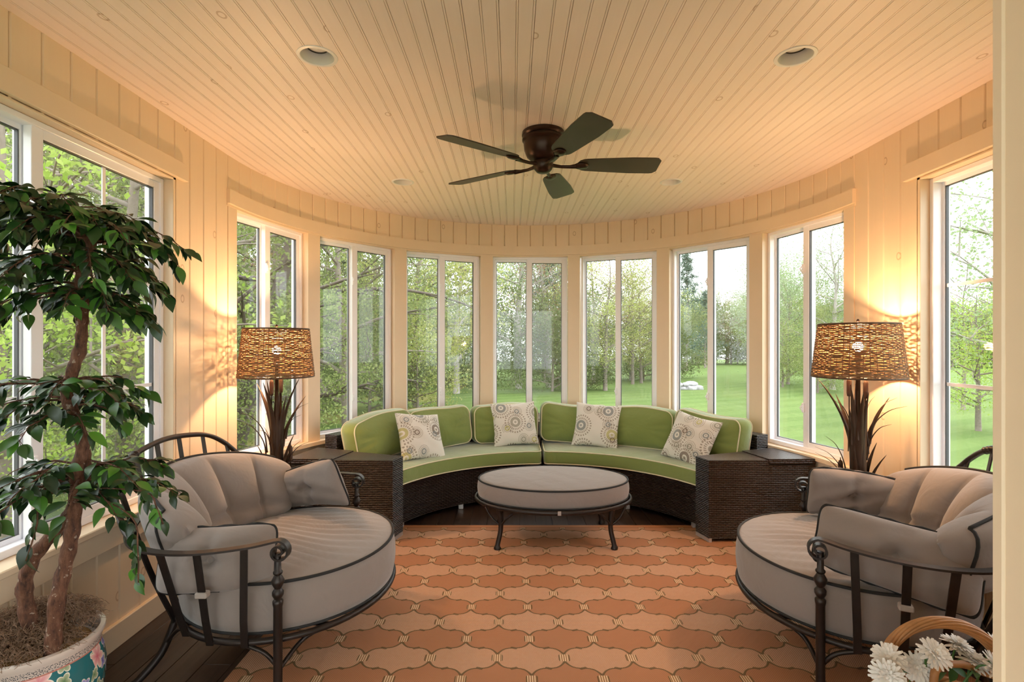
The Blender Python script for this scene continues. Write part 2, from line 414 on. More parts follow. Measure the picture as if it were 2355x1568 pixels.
# straight side walls, each with one large window
WY0, WY1 = 1.31, 2.765
def side_wall(side):
    s = -1 if side == 'left' else 1; xw = X0 + s * R
    def bx(mb, d0, d1, y0, y1, z0, z1, c=0.0):      # d: distance outwards from the wall face
        xa, xb = sorted((xw + s * d0, xw + s * d1)); return mb.box(xa, xb, y0, y1, z0, z1, c)
    mb = MB(); bx(mb, 0.012, WT, YF - 0.3, WY0, -0.8, H + 0.02); bx(mb, 0.012, WT, WY1, YC + 0.005, -0.8, H + 0.02)
    bx(mb, 0.012, WT, WY0, WY1, -0.8, SILL - 0.03); bx(mb, 0.012, WT, WY0, WY1, WTOP, H + 0.02)
    w = mb.build('wall_' + side, M['wall'])
    tag(w, 'cream painted board wall beside the ' + ('potted ficus' if s < 0 else 'flower basket'), 'wall', kind='structure')
    up = board_mesh(BWID, HEAD0 - 0.005, H + 0.01, 'wall_board'); lo = board_mesh(BWID, 0, SILL - 0.03, 'wall_board'); full = board_mesh(BWID, 0, H + 0.01, 'wall_board')
    rot = (0, 0, math.pi / 2 if s < 0 else -math.pi / 2)
    y = YC - BWID / 2 + 0.002
    while y > YF:
        if WY0 - 0.06 < y < WY1 - 0.03: ms = (up, lo)
        else: ms = (full,)
        for me in ms: link('wall_board', me, w, (xw, y, 0), rot)
        y -= BWID
    # jamb lining of the opening
    for nm, a in (('jamb', (0.0, 0.1, WY0 - 0.012, WY0 + 0.012, SILL - 0.01, WTOP + 0.01)), ('jamb', (0.0, 0.1, WY1 - 0.012, WY1 + 0.012, SILL - 0.01, WTOP + 0.01)),
                  ('window_head_jamb', (0.0, 0.1, WY0 - 0.01, WY1 + 0.01, WTOP - 0.004, WTOP + 0.012))):
        j = MB(); bx(j, *a, 0.002); j.build(nm, M['trim'], w)
    t = MB(); bx(t, -0.022, 0.004, WY0 - 0.08, WY1 + 0.085, HEAD0, HEAD1, 0.002); t.build('header_board', M['trim'], w)
    t = MB(); bx(t, -0.045, 0.1, WY0 - 0.08, WY1 + 0.02, SILL - 0.028, SILL, 0.004); t.build('window_sill', M['trim'], w)
    t = MB(); bx(t, -0.020, 0.004, WY0 - 0.06, WY1 + 0.02, SILL - 0.125, SILL - 0.026, 0.002); t.build('apron', M['trim'], w)
    b = MB(); bx(b, -0.018, 0.004, YF, YC, 0, 0.11, 0.003); bo = b.build('baseboard_' + side, M['trim'])
    tag(bo, 'cream baseboard along the straight wall by the ' + ('potted ficus' if s < 0 else 'flower basket'), 'baseboard', kind='structure')
    wd = make_window('window_%d' % (8 if s < 0 else 9), WY1 - WY0 - 0.026, WTOP - SILL - 0.006, grids=True)
    wd.location = (xw + s * 0.05, (WY0 + WY1) / 2, SILL + 0.001); wd.rotation_euler = rot
    tag(wd, 'wide white sliding window with muntin grid behind the ' + ('potted ficus' if s < 0 else 'iron chair by the flower basket'), 'window')
side_wall('left'); side_wall('right')
# front wall with the wide doorway the picture is taken from
JX = 0.79; fw = MB()
fw.box(JX, XR + WT, YF - 0.28, 0.852, -0.8, H + 0.02, 0.004); fw.box(XL - WT, XL + 0.12, YF - 0.28, YF + 0.05, -0.8, H + 0.02, 0.004)
wf = fw.build('wall_front', M['trim']); tag(wf, 'plain cream jamb wall at the doorway beside the flower basket', 'wall', kind='structure')
cs = MB(); cs.box(JX - 0.004, JX + 0.02, 0.835, 0.856, 0, H, 0.003); cs.build('corner_bead', M['trim'], wf)

# unseen house room added for fill light: pale floor, white walls, wide glazing
M['white'] = simple('white_plaster', (0.82, 0.80, 0.77), 0.6); M['pale_floor'] = simple('pale_stone_floor', (0.62, 0.56, 0.50), 0.4, var=.1, scale=2)
HX, HY0, HY1 = 3.3, -4.6, YF - 0.28
for nm, b, m, lb in (('floor_house', (-HX, HX, HY0, HY1, -0.15, -0.001), 'pale_floor', 'pale stone floor of the house room behind the doorway'),
                     ('ceiling_house', (-HX, HX, HY0, HY1, H, H + 0.1), 'white', 'white ceiling of the house room behind the doorway'),
                     ):
    tag(MB().box(*b, 0.002).build(nm, M[m]), lb, nm.split('_')[0], kind='structure')
for s, sd in ((-1, 'ficus'), (1, 'flower basket')):  # side windows invented to let more fill light into the sun room
    xa, xb = sorted((s * HX, s * (HX + .1))); mb = MB(); mb.box(xa, xb, HY0, HY1 + .1, -.8, .35, .002); mb.box(xa, xb, HY0, HY1 + .1, 2.3, H + .1, .002)
    for yy in (HY0, -3.0, -1.5, HY1): mb.box(xa, xb, yy, yy + .1, .34, 2.32, .002)
    o = mb.build('wall_house_' + ('left' if s < 0 else 'right'), M['white']); tag(o, 'white side wall with windows of the house room on the %s side' % sd, 'wall', kind='structure')
    for ya, yb in ((HY0 + .1, -3.0), (-2.9, -1.5), (-1.4, HY1)): MB().box(xa + .04, xa + .045, ya, yb, .35, 2.3).build('pane', M['glass'], o)
mb = MB(); mb.box(-HX, XL - WT, HY1 - .02, HY1 + .1, -.8, H + .1, .002); mb.box(XR + WT, HX, HY1 - .02, HY1 + .1, -.8, H + .1, .002)
tag(mb.build('wall_house_front', M['white']), 'white wall of the house room beside the sun room doorway', 'wall', kind='structure')
mb = MB(); mb.box(-HX, HX, HY0 - .1, HY0, 2.3, H + .1, .002)
for xx in (-HX, -1.65, 0, 1.65, HX): mb.box(xx - .04, xx + .04, HY0 - .1, HY0, -.1, 2.32, .002)
wh = mb.build('wall_house_back', M['white']); tag(wh, 'glazed rear wall of the house room behind the doorway', 'wall', kind='structure')
for k in range(4): MB().box(-HX + .05 + 1.65 * k, -HX + 1.6 + 1.65 * k, HY0 - .06, HY0 - .055, 0, 2.3).build('pane', M['glass'], wh)
# ceiling lights
M['can'] = simple('white_metal_trim', (0.82, 0.80, 0.80), 0.35); M['reflector'] = simple('grey_reflector', (0.55, 0.52, 0.50), 0.25, 0.6)
M['bulb_off'] = simple('frosted_bulb_glass', (0.75, 0.72, 0.68), 0.12)
for x, y, lb in ((X0 - 0.985, 2.15, 'above the ficus side chair'), (X0 + 0.985, 2.15, 'above the flower basket side chair'), (X0 - 0.985, 3.83, 'above the sofa end on the ficus side'), (X0 + 0.985, 3.83, 'above the sofa end on the flower basket side')):
    t = thing('recessed_light', 'round white recessed ceiling light ' + lb, 'ceiling light', (x, y, H), 0, 'recessed ceiling lights')
    MB().lathe([(0.064, 0.012), (0.0655, -0.002), (0.068, -0.004), (0.080, -0.003), (0.081, 0.0), (0.0675, 0.0), (0.0665, 0.014)], 48, cap=False).build('trim_ring', M['can'], t, angle=40)
    MB().lathe([(0.066, 0.0), (0.0640, 0.006), (0.060, 0.060), (0.050, 0.075), (0.0, 0.078), (0.0, 0.082), (0.054, 0.079), (0.0655, 0.062)], 48, cap=False).build('baffle', M['can'], t, angle=50)
    MB().lathe([(0.0, 0.028), (0.02, 0.030), (0.038, 0.036), (0.046, 0.044), (0.044, 0.052), (0.025, 0.076)], 32, cap=False).build('bulb', M['bulb_off'], t, smooth=True)
    MB().lathe([(0.0415, 0.033), (0.048, 0.040), (0.0485, 0.046), (0.046, 0.05)], 32, cap=False).build('bulb_rim', M['reflector'], t, smooth=True)
    cut = MB().lathe([(0.0672, -0.05), (0.0672, 0.09)], 48).build('cutter', None); cut.location = (x, y, H); bpy.context.view_layer.update()
    for ob in [ceiling] + [c for c in ceiling.children if abs((c.bound_box[0][0] + c.bound_box[6][0]) / 2 - x) < 0.14]:
        md = ob.modifiers.new('hole', 'BOOLEAN'); md.object = cut; md.operation = 'DIFFERENCE'; md.solver = 'EXACT'
        dg = bpy.context.evaluated_depsgraph_get(); me = bpy.data.meshes.new_from_object(ob.evaluated_get(dg)); ob.modifiers.clear(); ob.data = me
    bpy.data.objects.remove(cut)
# ------------------------------------------------------------------ rug
def rug_mat():
    t = NT('woven_rug'); co = t.coord('Object'); s = t.n('ShaderNodeSeparateXYZ'); t.l(co, s.inputs[0])
    P = 0.2905
    x, y = s.outputs[0], s.outputs[1]
    u = t.math('MULTIPLY', x, 2 * math.pi / P); v = t.math('MULTIPLY', y, 2 * math.pi / P)
    cu, cv = t.math('COSINE', u), t.math('COSINE', v)
    f0 = t.math('ADD', cu, cv); g = t.math('SUBTRACT', cv, cu)
    g2 = t.math('MULTIPLY', t.math('MULTIPLY', g, g), 0.25)
    ss = t.math('ABSOLUTE', t.math('MULTIPLY', t.math('SINE', u), t.math('SINE', v)))
    lob = t.math('MULTIPLY', g, t.math('ADD', t.math('MULTIPLY', ss, 0.85), 0.085))
    # small barbs where the lobes meet
    bump_ = t.math('MULTIPLY', t.math('SUBTRACT', 1.0, t.math('MINIMUM', t.math('MULTIPLY', t.math('ABSOLUTE', g), 3.2), 1.0)), 0.30)
    sgn = t.math('SIGN', t.math('MULTIPLY', t.math('SINE', u), t.math('SINE', v)))
    f = t.math('ADD', f0, lob)
    af = t.math('ABSOLUTE', f)
    line = t.math('LESS_THAN', t.math('SUBTRACT', af, bump_), 0.14)
    inA = t.math('GREATER_THAN', f, 0.0)
    # weave
    def wv(scale, ax): return t.math('SINE', t.math('MULTIPLY', ax, scale))
    w1 = t.math('MULTIPLY', wv(2 * math.pi / 0.0088, x), wv(2 * math.pi / 0.0088, y))
    wA = t.math('GREATER_THAN', w1, 0.05)
    nz = t.noise(co, 55, 3)
    ca = t.mix(wA, (0.43, 0.185, 0.092), (0.72, 0.49, 0.345))
    cb = t.mix(t.math('MULTIPLY', t.math('ADD', w1, 1.0), 0.5), (0.32, 0.125, 0.060), (0.53, 0.255, 0.135))
    base = t.mix(inA, cb, ca)
    base = t.mix(t.math('MULTIPLY', nz, 0.35), base, (0.45, 0.205, 0.10))
    base = t.mix(t.math('MULTIPLY', line, 0.82), base, (0.105, 0.075, 0.030))
    # striped links in the necks
    hu, hv = t.math('SINE', t.math('MULTIPLY', u, 0.5)), t.math('SINE', t.math('MULTIPLY', v, 0.5))
    ru = t.math('ABSOLUTE', t.math('SUBTRACT', t.math('FRACT', t.math('ADD', t.math('DIVIDE', x, P), 0.5)), 0.5))   # 0 at A centre column
    rv = t.math('ABSOLUTE', t.math('SUBTRACT', t.math('FRACT', t.math('ADD', t.math('DIVIDE', y, P), 0.5)), 0.5))
    def box(du, dv, a=0.066, b=0.085): return t.math('MULTIPLY', t.math('LESS_THAN', du, a), t.math('LESS_THAN', dv, b))
    iu, iv = t.math('SUBTRACT', 0.5, ru), t.math('SUBTRACT', 0.5, rv)
    def oval(du, dv): return t.math('LESS_THAN', t.math('ADD', t.math('POWER', t.math('DIVIDE', du, 0.084), 6.0), t.math('POWER', t.math('DIVIDE', dv, 0.085), 6.0)), 1.0)
    base = t.mix(t.math('MULTIPLY', t.math('MAXIMUM', oval(iu, rv), oval(ru, iv)), 0.80), base, (0.105, 0.075, 0.030))
    lk = t.math('MAXIMUM', box(iu, rv), box(ru, iv))
    st = t.math('GREATER_THAN', wv(2 * math.pi / 0.0098, x), -0.15)
    lc = t.mix(st, (0.30, 0.14, 0.06), (0.72, 0.52, 0.33))
    base = t.mix(lk, base, lc)
    # plain border with a thin line
    xb = t.math('MINIMUM', t.math('SUBTRACT', x, -1.435), t.math('SUBTRACT', 1.565, x)); yb = t.math('MINIMUM', t.math('SUBTRACT', 0.0, t.math('SUBTRACT', y, RUG_Y)), 9.0)
    eb = t.math('MINIMUM', xb, yb)
    base = t.mix(t.math('LESS_THAN', eb, 0.055), base, t.mix(wA, (0.40, 0.15, 0.065), (0.50, 0.22, 0.10)))
    base = t.mix(t.math('MULTIPLY', t.math('LESS_THAN', t.math('ABSOLUTE', t.math('SUBTRACT', eb, 0.052)), 0.004), 0.7), base, (0.16, 0.08, 0.03))
    t.bump(w1, 0.35, 0.002); return t.set(base, 0.85, spec=0.2)
RUG_CX, RUG_CY = 0.081, 2.551
RUG_Y = 3.905 - RUG_CY
M['rug'] = rug_mat()
mb = MB(); mb.box(-1.245, 1.80, 0.95 - RUG_CY, RUG_Y, 0.0005, 0.0045, 0.0015)
rug = mb.build('area_rug', M['rug']); rug.location = (RUG_CX, RUG_CY, 0)
tag(rug, 'terracotta woven area rug with ogee lattice pattern on the floor', 'rug')

# ------------------------------------------------------------------ fabrics and metals
def fabric(name, color, scale=900, dark=0.82, rough=0.9):
    t = NT(name); co = t.coord('Object'); n = t.noise(co, scale, 2); n2 = t.noise(co, 6, 2)
    c = t.mix(n, [x * dark for x in color], color); c = t.mix(t.math('MULTIPLY', n2, 0.25), c, [x * 0.8 for x in color])
    wn = t.n('ShaderNodeTexNoise'); t.l(co, wn.inputs['Vector']); wn.inputs['Scale'].default_value = 9.0; wn.inputs['Detail'].default_value = 2.5; wn.inputs['Distortion'].default_value = 1.2
    t.bump(t.math('ADD', t.math('MULTIPLY', n, 0.05), wn.outputs[0]), 0.35, 0.012); m = t.set(c, rough, spec=0.15); t.b.inputs['Sheen Weight'].default_value = 0.3; return m
M['taupe'] = fabric('taupe_fabric', (0.275, 0.226, 0.202)); M['green'] = fabric('olive_green_fabric', (0.225, 0.28, 0.078)); M['green'].node_tree.nodes['Principled BSDF'].inputs['Sheen Weight'].default_value = 0.6
M['cord_black'] = simple('black_cord', (0.012, 0.011, 0.011), 0.8); M['piping'] = simple('cream_piping', (0.66, 0.60, 0.40), 0.8)
M['iron'] = simple('dark_bronze_iron', (0.030, 0.022, 0.019), 0.42, 0.55, var=.25, scale=30)
M['steel'] = simple('brushed_steel', (0.55, 0.52, 0.50), 0.35, 0.6)
M['tie'] = simple('taupe_tie_tape', (0.33, 0.28, 0.25), 0.8)
def wicker():
    t = NT('dark_brown_wicker'); uv = t.coord('UV')
    b = t.n('ShaderNodeTexBrick'); t.l(uv, b.inputs['Vector']); b.inputs['Scale'].default_value = 1.0
    b.inputs['Brick Width'].default_value = 0.033; b.inputs['Row Height'].default_value = 0.0125; b.inputs['Mortar Size'].default_value = 0.0042; b.inputs['Mortar Smooth'].default_value = 1.0
    b.inputs['Color1'].default_value = (0.036, 0.019, 0.013, 1); b.inputs['Color2'].default_value = (0.020, 0.011, 0.008, 1); b.inputs['Mortar'].default_value = (0.006, 0.004, 0.004, 1); b.offset = 0.5
    n = t.noise(uv, 160, 2); c = t.mix(t.math('MULTIPLY', n, .5), b.outputs[0], (0.046, 0.024, 0.016))
    c = t.mix(b.outputs['Fac'], c, (0.006, 0.004, 0.004))
    t.bump(t.math('SUBTRACT', 1.0, b.outputs['Fac']), 1.0, 0.006); return t.set(c, 0.30, spec=0.55)
M['wicker'] = wicker()

# ------------------------------------------------------------------ cushions
def rrect(w, h, r, n=6, seg=10):
    """rounded rectangle outline, even points on the sides"""
    out = []
    for cx, cy, a0 in ((w / 2 - r, h / 2 - r, 0), (-w / 2 + r, h / 2 - r, 90), (-w / 2 + r, -h / 2 + r, 180), (w / 2 - r, -h / 2 + r, 270)):
        for k in range(n + 1):
            a = math.radians(a0 + 90 * k / n); out.append((cx + r * math.cos(a), cy + r * math.sin(a)))
        nx = {0: (-1, 0), 90: (0, -1), 180: (1, 0), 270: (0, 1)}[a0]; L = (w - 2 * r) if nx[0] else (h - 2 * r)
        p = out[-1]
        for k in range(1, seg): out.append((p[0] + nx[0] * L * k / seg, p[1] + nx[1] * L * k / seg))
    return out
def box_cushion(name, outline, t, crown, mapf, m, pm, parent, pr=0.005, bulge=0.012, rings=10, wob=None, crease=0.0):
    """cushion between two outlines: crowned faces, bulging side band, cord along both edges; (u, v, w) -> mapf"""
    mb = MB(); n = len(outline); rows = []
    cx = sum(p[0] for p in outline) / n; cy = sum(p[1] for p in outline) / n
    wob = wob or (lambda u, v: 0.0)
    def ring(s, w, top):
        r = []
        for p in outline:
            u, v = cx + (p[0] - cx) * s, cy + (p[1] - cy) * s
            th = math.atan2(v - cy, u - cx); cr = crease * math.sin(13 * th + 3 * math.sin(4 * th) + cx * 9) * s ** 5 * (1 - s) * 12
            ww = w + ((wob(u, v) + cr) * (1 - s ** 6) if top else 0); r.append(mapf(u, v, ww))
        return r
    prof = []
    for i in range(rings + 1):
        s = max(0.004, i / rings); prof.append((s, t / 2 + crown * (1 - s ** 2.4), True))
    for k in range(1, 6):
        q = k / 6; prof.append((1 + bulge * math.sin(math.pi * q) / max(abs(outline[0][0] - cx), .1), lerp(t / 2, -t / 2, q), False))
    for i in range(rings, -1, -1):
        s = max(0.004, i / rings); prof.append((s, -t / 2 - crown * 0.7 * (1 - s ** 2.4), False))
    rows = [ring(*p) for p in prof]
    mb.grid(rows, cv=True); o = mb.build(name, m, parent, smooth=True)
    for w in (t / 2, -t / 2):
        MB().tube([mapf(p[0], p[1], w) for p in outline], pr, 6, closed=True).build('piping', pm, o, smooth=True)
    return o
def pillow(name, w, h, t, m, parent=None, pm=None, ear=0.07, tuft=False, n=26, seed=0, pr=0.0045, wrinkle=0.004, skew=0.0, bend=0.0, corner=0.0):
    rd = random.Random(seed); ph = [rd.uniform(0, 6) for _ in range(6)]
    def xy(u, v):
        x = w / 2 * u * (1 - ear * math.cos(v * math.pi / 2)); y = h / 2 * v * (1 - ear * math.cos(u * math.pi / 2)) * (1 + skew * u)
        k_ = 1 - corner * (u * v) ** 4; return x * k_, y * k_
    def T(u, v, side):
        e = max(0.0, (1 - u * u) * (1 - v * v)); th = t / 2 * e ** 0.42
        wr_ = wrinkle * (math.sin(7 * u + 3 * v + ph[0]) * math.sin(5 * v - 2 * u + ph[1]) + 0.6 * math.sin(11 * v + 6 * u + ph[2])) * min(1, e * 3)
        if tuft:
            r2 = u * u * (w / h) ** 1.0 + v * v; th *= 1 - 0.80 * math.exp(-r2 / 0.045); a = math.atan2(v, u)
            wr_ += 0.006 * math.cos(6 * a + ph[3]) * math.exp(-r2 / 0.12) * (1 - math.exp(-r2 / 0.01))
            th *= 1 - 0.24 * math.exp(-(u / 0.055) ** 2)
        return side * (th + wr_) + bend * u * u
    mb = MB(); U = [math.sin(math.pi / 2 * (2 * i / n - 1)) for i in range(n + 1)]
    F = [[(*xy(u, v), T(u, v, 1)) for v in U] for u in U]; B = [[(*xy(u, v), T(u, v, -1)) for v in U] for u in U]
    mb.grid(F); mb.grid(B, flip=True)
    me = mb.mesh(name, m, True); bmv = me
    o = link(name, me, parent)
    if pm is not None:
        ed = [xy(u, -1) for u in U] + [xy(1, v) for v in U[1:]] + [xy(u, 1) for u in U[::-1][1:]] + [xy(-1, v) for v in U[::-1][1:-1]]
        MB().tube([(a, b + .003 * math.sin(a * 60 + b * 45), bend * min(1.0, (a / (w / 2)) ** 2)) for a, b in ed], pr, 6, closed=True).build('piping', pm, o, smooth=True)
    return o

# ------------------------------------------------------------------ curved wicker sofa
SX, SY = 0.265, 3.28
def sarc(a, r, z): a = math.radians(a); return (SX + r * math.sin(a), SY + r * math.cos(a), z)
def wicker_arc(name, a0, a1, r0, r1, z0, z1, parent, n=24):
    mb = MB(); arc_prism(mb, a0, a1, r0, r1, z0, z1, n, SX, SY); return mb.build(name, M['wicker'], parent)
for s, side in ((-1, 'ficus'), (1, 'flower basket')):
    root = thing('curved_sofa', 'dark wicker curved sofa half with olive green cushions, on the %s side' % side, 'sofa', (0, 0, 0), 0, 'two halves of the curved wicker sofa')
    a0, a1 = (0.4, 66.8) if s > 0 else (-66.8, -0.4)
    bo = MB(); arc_prism(bo, a0, a1, 1.215, 1.84, 0.04, 0.315, 24, SX, SY); bo.build('base', M['wicker'], root)
    bk = MB(); arc_prism(bk, a0, a1, 1.735, 1.85, 0.315, 0.665, 24, SX, SY); bk.build('back', M['wicker'], root)
    for fa in (0.08, 0.5, 0.92):
        for fr in (1.24, 1.8):
            p = sarc(lerp(a0, a1, fa), fr, 0); MB().box(p[0] - .02, p[0] + .02, p[1] - .02, p[1] + .02, 0, 0.045, .003).build('foot', M['steel'], root)
    am = (a0 + a1) / 2; rs = 1.465; wid = math.radians(a1 - a0 - 0.5) * rs
    def mp_seat(u, v, w, am=am, rs=rs): a = am + math.degrees(u / rs); return sarc(a, rs - v, 0.383 + w)
    box_cushion('seat_cushion', rrect(wid, 0.54, 0.045, 5, 26), 0.105, 0.012, mp_seat, M['green'], M['piping'], root, rings=12, bulge=0.006,
                wob=lambda u, v: 0.003 * math.sin(u * 23 + 2 * math.sin(v * 9)) * math.sin(v * 8))
    for k in range(3):
        ac = s * (11 + 22 * k); rb = 1.62; wd = math.radians(21.4) * rb
        tilt = rng.uniform(-.05, .05) + (0.11 if (s < 0 and k == 1) else 0) + (0.10 if (s < 0 and k == 2) else 0) + (-0.05 if (s > 0 and k == 2) else 0); sh = 0.0 if k else s * 0.01
        if s < 0 and k < 2: ac -= 0.8 * (k + 1)
        def mp(u, v, w, ac=ac, rb=rb, tilt=tilt, sh=sh):
            uu = u * math.cos(tilt) - v * math.sin(tilt); vv = u * math.sin(tilt) + v * math.cos(tilt)
            vv += 0.012 * math.sin(9 * u + ac) * (v + .17) * 3; a = ac + math.degrees(uu / rb); r = rb + 0.13 * (vv + 0.165) - w
            return sarc(a, r, 0.448 + 0.172 + vv)
        q = k * 1.7 + s
        box_cushion('back_cushion', rrect(wd, 0.335, 0.07, 6, 9), 0.125, 0.055, mp, M['green'], M['piping'], root, rings=14, bulge=0.014, crease=0.008,
                    wob=lambda u, v, q=q: 0.005 * math.sin(17 * u + 4 * math.sin(7 * v + q)) * math.sin(9 * v + q))
# wedge storage consoles at both ends
def poly_prism(mb, poly, z0, z1):
    n = len(poly); o = len(mb.v); per = 0.0
    mb.v.extend([(x, y, z0) for x, y in poly] + [(x, y, z1) for x, y in poly])
    for i in range(n):
        j = (i + 1) % n; L = math.dist(poly[i], poly[j])
        mb.uv[len(mb.f)] = [(per, z0), (per + L, z0), (per + L, z1), (per, z1)]; mb.f.append((o + i, o + j, o + n + j, o + n + i)); per += L
    mb.uv[len(mb.f)] = [poly[i] for i in range(n)]; mb.f.append(tuple(o + n + i for i in range(n)))
    mb.uv[len(mb.f)] = [poly[i] for i in range(n - 1, -1, -1)]; mb.f.append(tuple(o + i for i in range(n - 1, -1, -1)))
    return mb
for s, side in ((-1, 'ficus'), (1, 'flower basket')):
    def mir(p): return (p[0] if s > 0 else 2 * SX - p[0], p[1])
    A, B, C, D = (1.315, 3.712), (1.345, 3.565), (2.085, 3.587), (2.01, 3.972)
    A = (1.305, 3.708)
    def at(t): return (lerp(B[0], C[0], t), lerp(B[1], C[1], t)), (lerp(A[0], D[0], t), lerp(A[1], D[1], t))
    b1, d1 = at(0.56); b2, d2 = at(0.565)
    def P(ps):
        q = [mir(p) for p in ps]; return q if s > 0 else q[::-1]
    root = thing('wicker_console', 'dark wicker wedge console with lift up lid at the %s end of the sofa' % side, 'console', (0, 0, 0), 0, 'wicker end consoles')
    mb = MB(); poly_prism(mb, P([A, B, C, D]), 0.03, 0.53); poly_prism(mb, P([A, B, b1, d1]), 0.53, 0.565); mb.build('body', M['wicker'], root)
    def grow_(p, c, k=1.012): return (c[0] + (p[0] - c[0]) * k, c[1] + (p[1] - c[1]) * k)
    cc = ((b2[0] + D[0]) / 2, (b2[1] + D[1]) / 2)
    mb = MB(); poly_prism(mb, P([grow_(p, cc, 1.008) for p in (d2, b2, C, D)]), 0.537, 0.572); mb.build('lid', M['wicker'], root)
    mb = MB(); q = P([A, B, (B[0] + .02, B[1]), (A[0] + .02, A[1])]); poly_prism(mb, q, 0.0, 0.032); mb.build('metal_foot', M['steel'], root)
    mb = MB(); q = P([(C[0] - .03, C[1] + .01), (C[0] - .01, C[1] + .01), (D[0] - .01, D[1] - .03), (D[0] - .03, D[1] - .03)]); poly_prism(mb, q, 0.0, 0.032); mb.build('metal_foot', M['steel'], root)

# throw pillows with circle print
def print_mat():
    t = NT('circle_print_fabric'); co = t.coord('Object'); info = t.n('ShaderNodeObjectInfo')
    add = t.n('ShaderNodeVectorMath', operation='ADD'); t.l(co, add.inputs[0]); rv = t.n('ShaderNodeVectorMath', operation='SCALE'); rv.inputs[0].default_value = (3.7, 9.1, 0); t.l(info.outputs['Random'], rv.inputs['Scale']); t.l(rv.outputs[0], add.inputs[1])
    fl = t.n('ShaderNodeVectorMath', operation='MULTIPLY'); t.l(add.outputs[0], fl.inputs[0]); fl.inputs[1].default_value = (1, 1, 0)
    col = (0.70, 0.665, 0.60)
    for sc, thr, seed in ((4.3, 1.0, 0.0), (8.5, 0.6, 3.3)):
        of = t.n('ShaderNodeVectorMath', operation='ADD'); t.l(fl.outputs[0], of.inputs[0]); of.inputs[1].default_value = (seed, seed * .7, 0)
        vo = t.n('ShaderNodeTexVoronoi', voronoi_dimensions='2D'); t.l(of.outputs[0], vo.inputs['Vector']); vo.inputs['Scale'].default_value = sc; vo.inputs['Randomness'].default_value = 0.75
        d = vo.outputs['Distance']; df = t.n('ShaderNodeVectorMath', operation='SUBTRACT'); sc_ = t.n('ShaderNodeVectorMath', operation='SCALE'); t.l(of.outputs[0], sc_.inputs[0]); sc_.inputs['Scale'].default_value = 1.0
        t.l(sc_.outputs[0], df.inputs[0]); t.l(vo.outputs['Position'], df.inputs[1]); sp = t.n('ShaderNodeSeparateXYZ'); t.l(df.outputs[0], sp.inputs[0])
        ang = t.math('ARCTAN2', sp.outputs[1], sp.outputs[0]); cs = t.n('ShaderNodeSeparateColor'); t.l(vo.outputs['Color'], cs.inputs[0])
        rays = t.math('GREATER_THAN', t.math('COSINE', t.math('MULTIPLY', ang, 26.0)), 0.1)
        dots = t.math('GREATER_THAN', t.math('SINE', t.math('MULTIPLY', d, 52.0)), -0.25)
        ray_zone = t.math('MULTIPLY', t.math('GREATER_THAN', d, 0.23), t.math('LESS_THAN', d, 0.42)); r1 = t.math('MULTIPLY', t.math('MULTIPLY', rays, ray_zone), dots)
        ringz = t.math('MULTIPLY', t.math('GREATER_THAN', d, 0.10), t.math('LESS_THAN', d, 0.20)); core = t.math('LESS_THAN', d, 0.045)
        tint = t.ramp(cs.outputs[0], [(0.0, (0.20, 0.22, 0.22)), (0.35, (0.46, 0.42, 0.14)), (0.55, (0.30, 0.28, 0.22)), (0.8, (0.17, 0.12, 0.09))])
        tint.node.color_ramp.interpolation = 'CONSTANT'
        on = t.math('LESS_THAN', cs.outputs[1], thr) if thr < 1 else 1.0
        col = t.mix(t.math('MULTIPLY', t.math('MULTIPLY', r1, on), 0.75), col, (0.22, 0.17, 0.12))
        col = t.mix(t.math('MULTIPLY', t.math('MULTIPLY', ringz, on), 0.8), col, tint); col = t.mix(t.math('MULTIPLY', t.math('MULTIPLY', core, on), 0.7), col, tint)
    n = t.noise(co, 900, 2); t.bump(n, 0.2, 0.001); return t.set(col, 0.9, spec=0.1)
M['print'] = print_mat()
TP = [(-46, 1.405, 0.605, -8, 62, 'at the ficus end of the sofa'), (-9.3, 1.50, 0.628, 3, 70, 'left of the sofa seam on the ficus half'), (19.3, 1.50, 0.625, -3, 70, 'on the flower basket half next to the seam'), (53.5, 1.43, 0.605, -8, 64, 'at the flower basket end of the sofa')]
TP[1] = TP[1][:5] + ('on the ficus half next to the seam',)
for i, (a, r, z, roll, lean, lb) in enumerate(TP):
    o = pillow('throw_pillow', 0.415, 0.40, 0.15, M['print'], ear=0.085, seed=i, wrinkle=0.003)
    yaw = -math.radians(a)
    Mx = Matrix.Rotation(yaw, 4, 'Z') @ Matrix.Rotation(math.radians(lean), 4, 'X') @ Matrix.Rotation(math.radians(roll), 4, 'Z')
    o.matrix_world = Matrix.Translation(sarc(a, r, z)) @ Mx
    tag(o, 'cream throw pillow printed with circles ' + lb, 'pillow', 'printed throw pillows on the sofa')

# ------------------------------------------------------------------ oval ottoman
ot = thing('ottoman', 'oval taupe ottoman with black cord edges on curved iron legs', 'ottoman', (0.29, 3.695, 0.0046))
EL = [(0.525 * math.cos(2 * math.pi * k / 72), 0.352 * math.sin(2 * math.pi * k / 72)) for k in range(72)]
box_cushion('seat_cushion', EL, 0.115, 0.030, lambda u, v, w: (u, v, 0.352 + w), M['taupe'], M['cord_black'], ot, pr=0.0065, bulge=0.01, rings=12, wob=lambda u, v: 0.002 * math.sin(30 * u + 8 * v) * math.sin(19 * v))
rg = MB(); rg.tube([(0.545 * math.cos(2 * math.pi * k / 72), 0.372 * math.sin(2 * math.pi * k / 72), 0.278) for k in range(72)], 0.016, 8, closed=True, flat=0.7); rg.build('frame_ring', M['iron'], ot, smooth=True)
MB().box(-.5, .5, -0.012, 0.012, 0.262, 0.272).build('support_slat', M['iron'], ot); MB().box(-0.012, 0.012, -.34, .34, 0.262, 0.272).build('support_slat', M['iron'], ot)
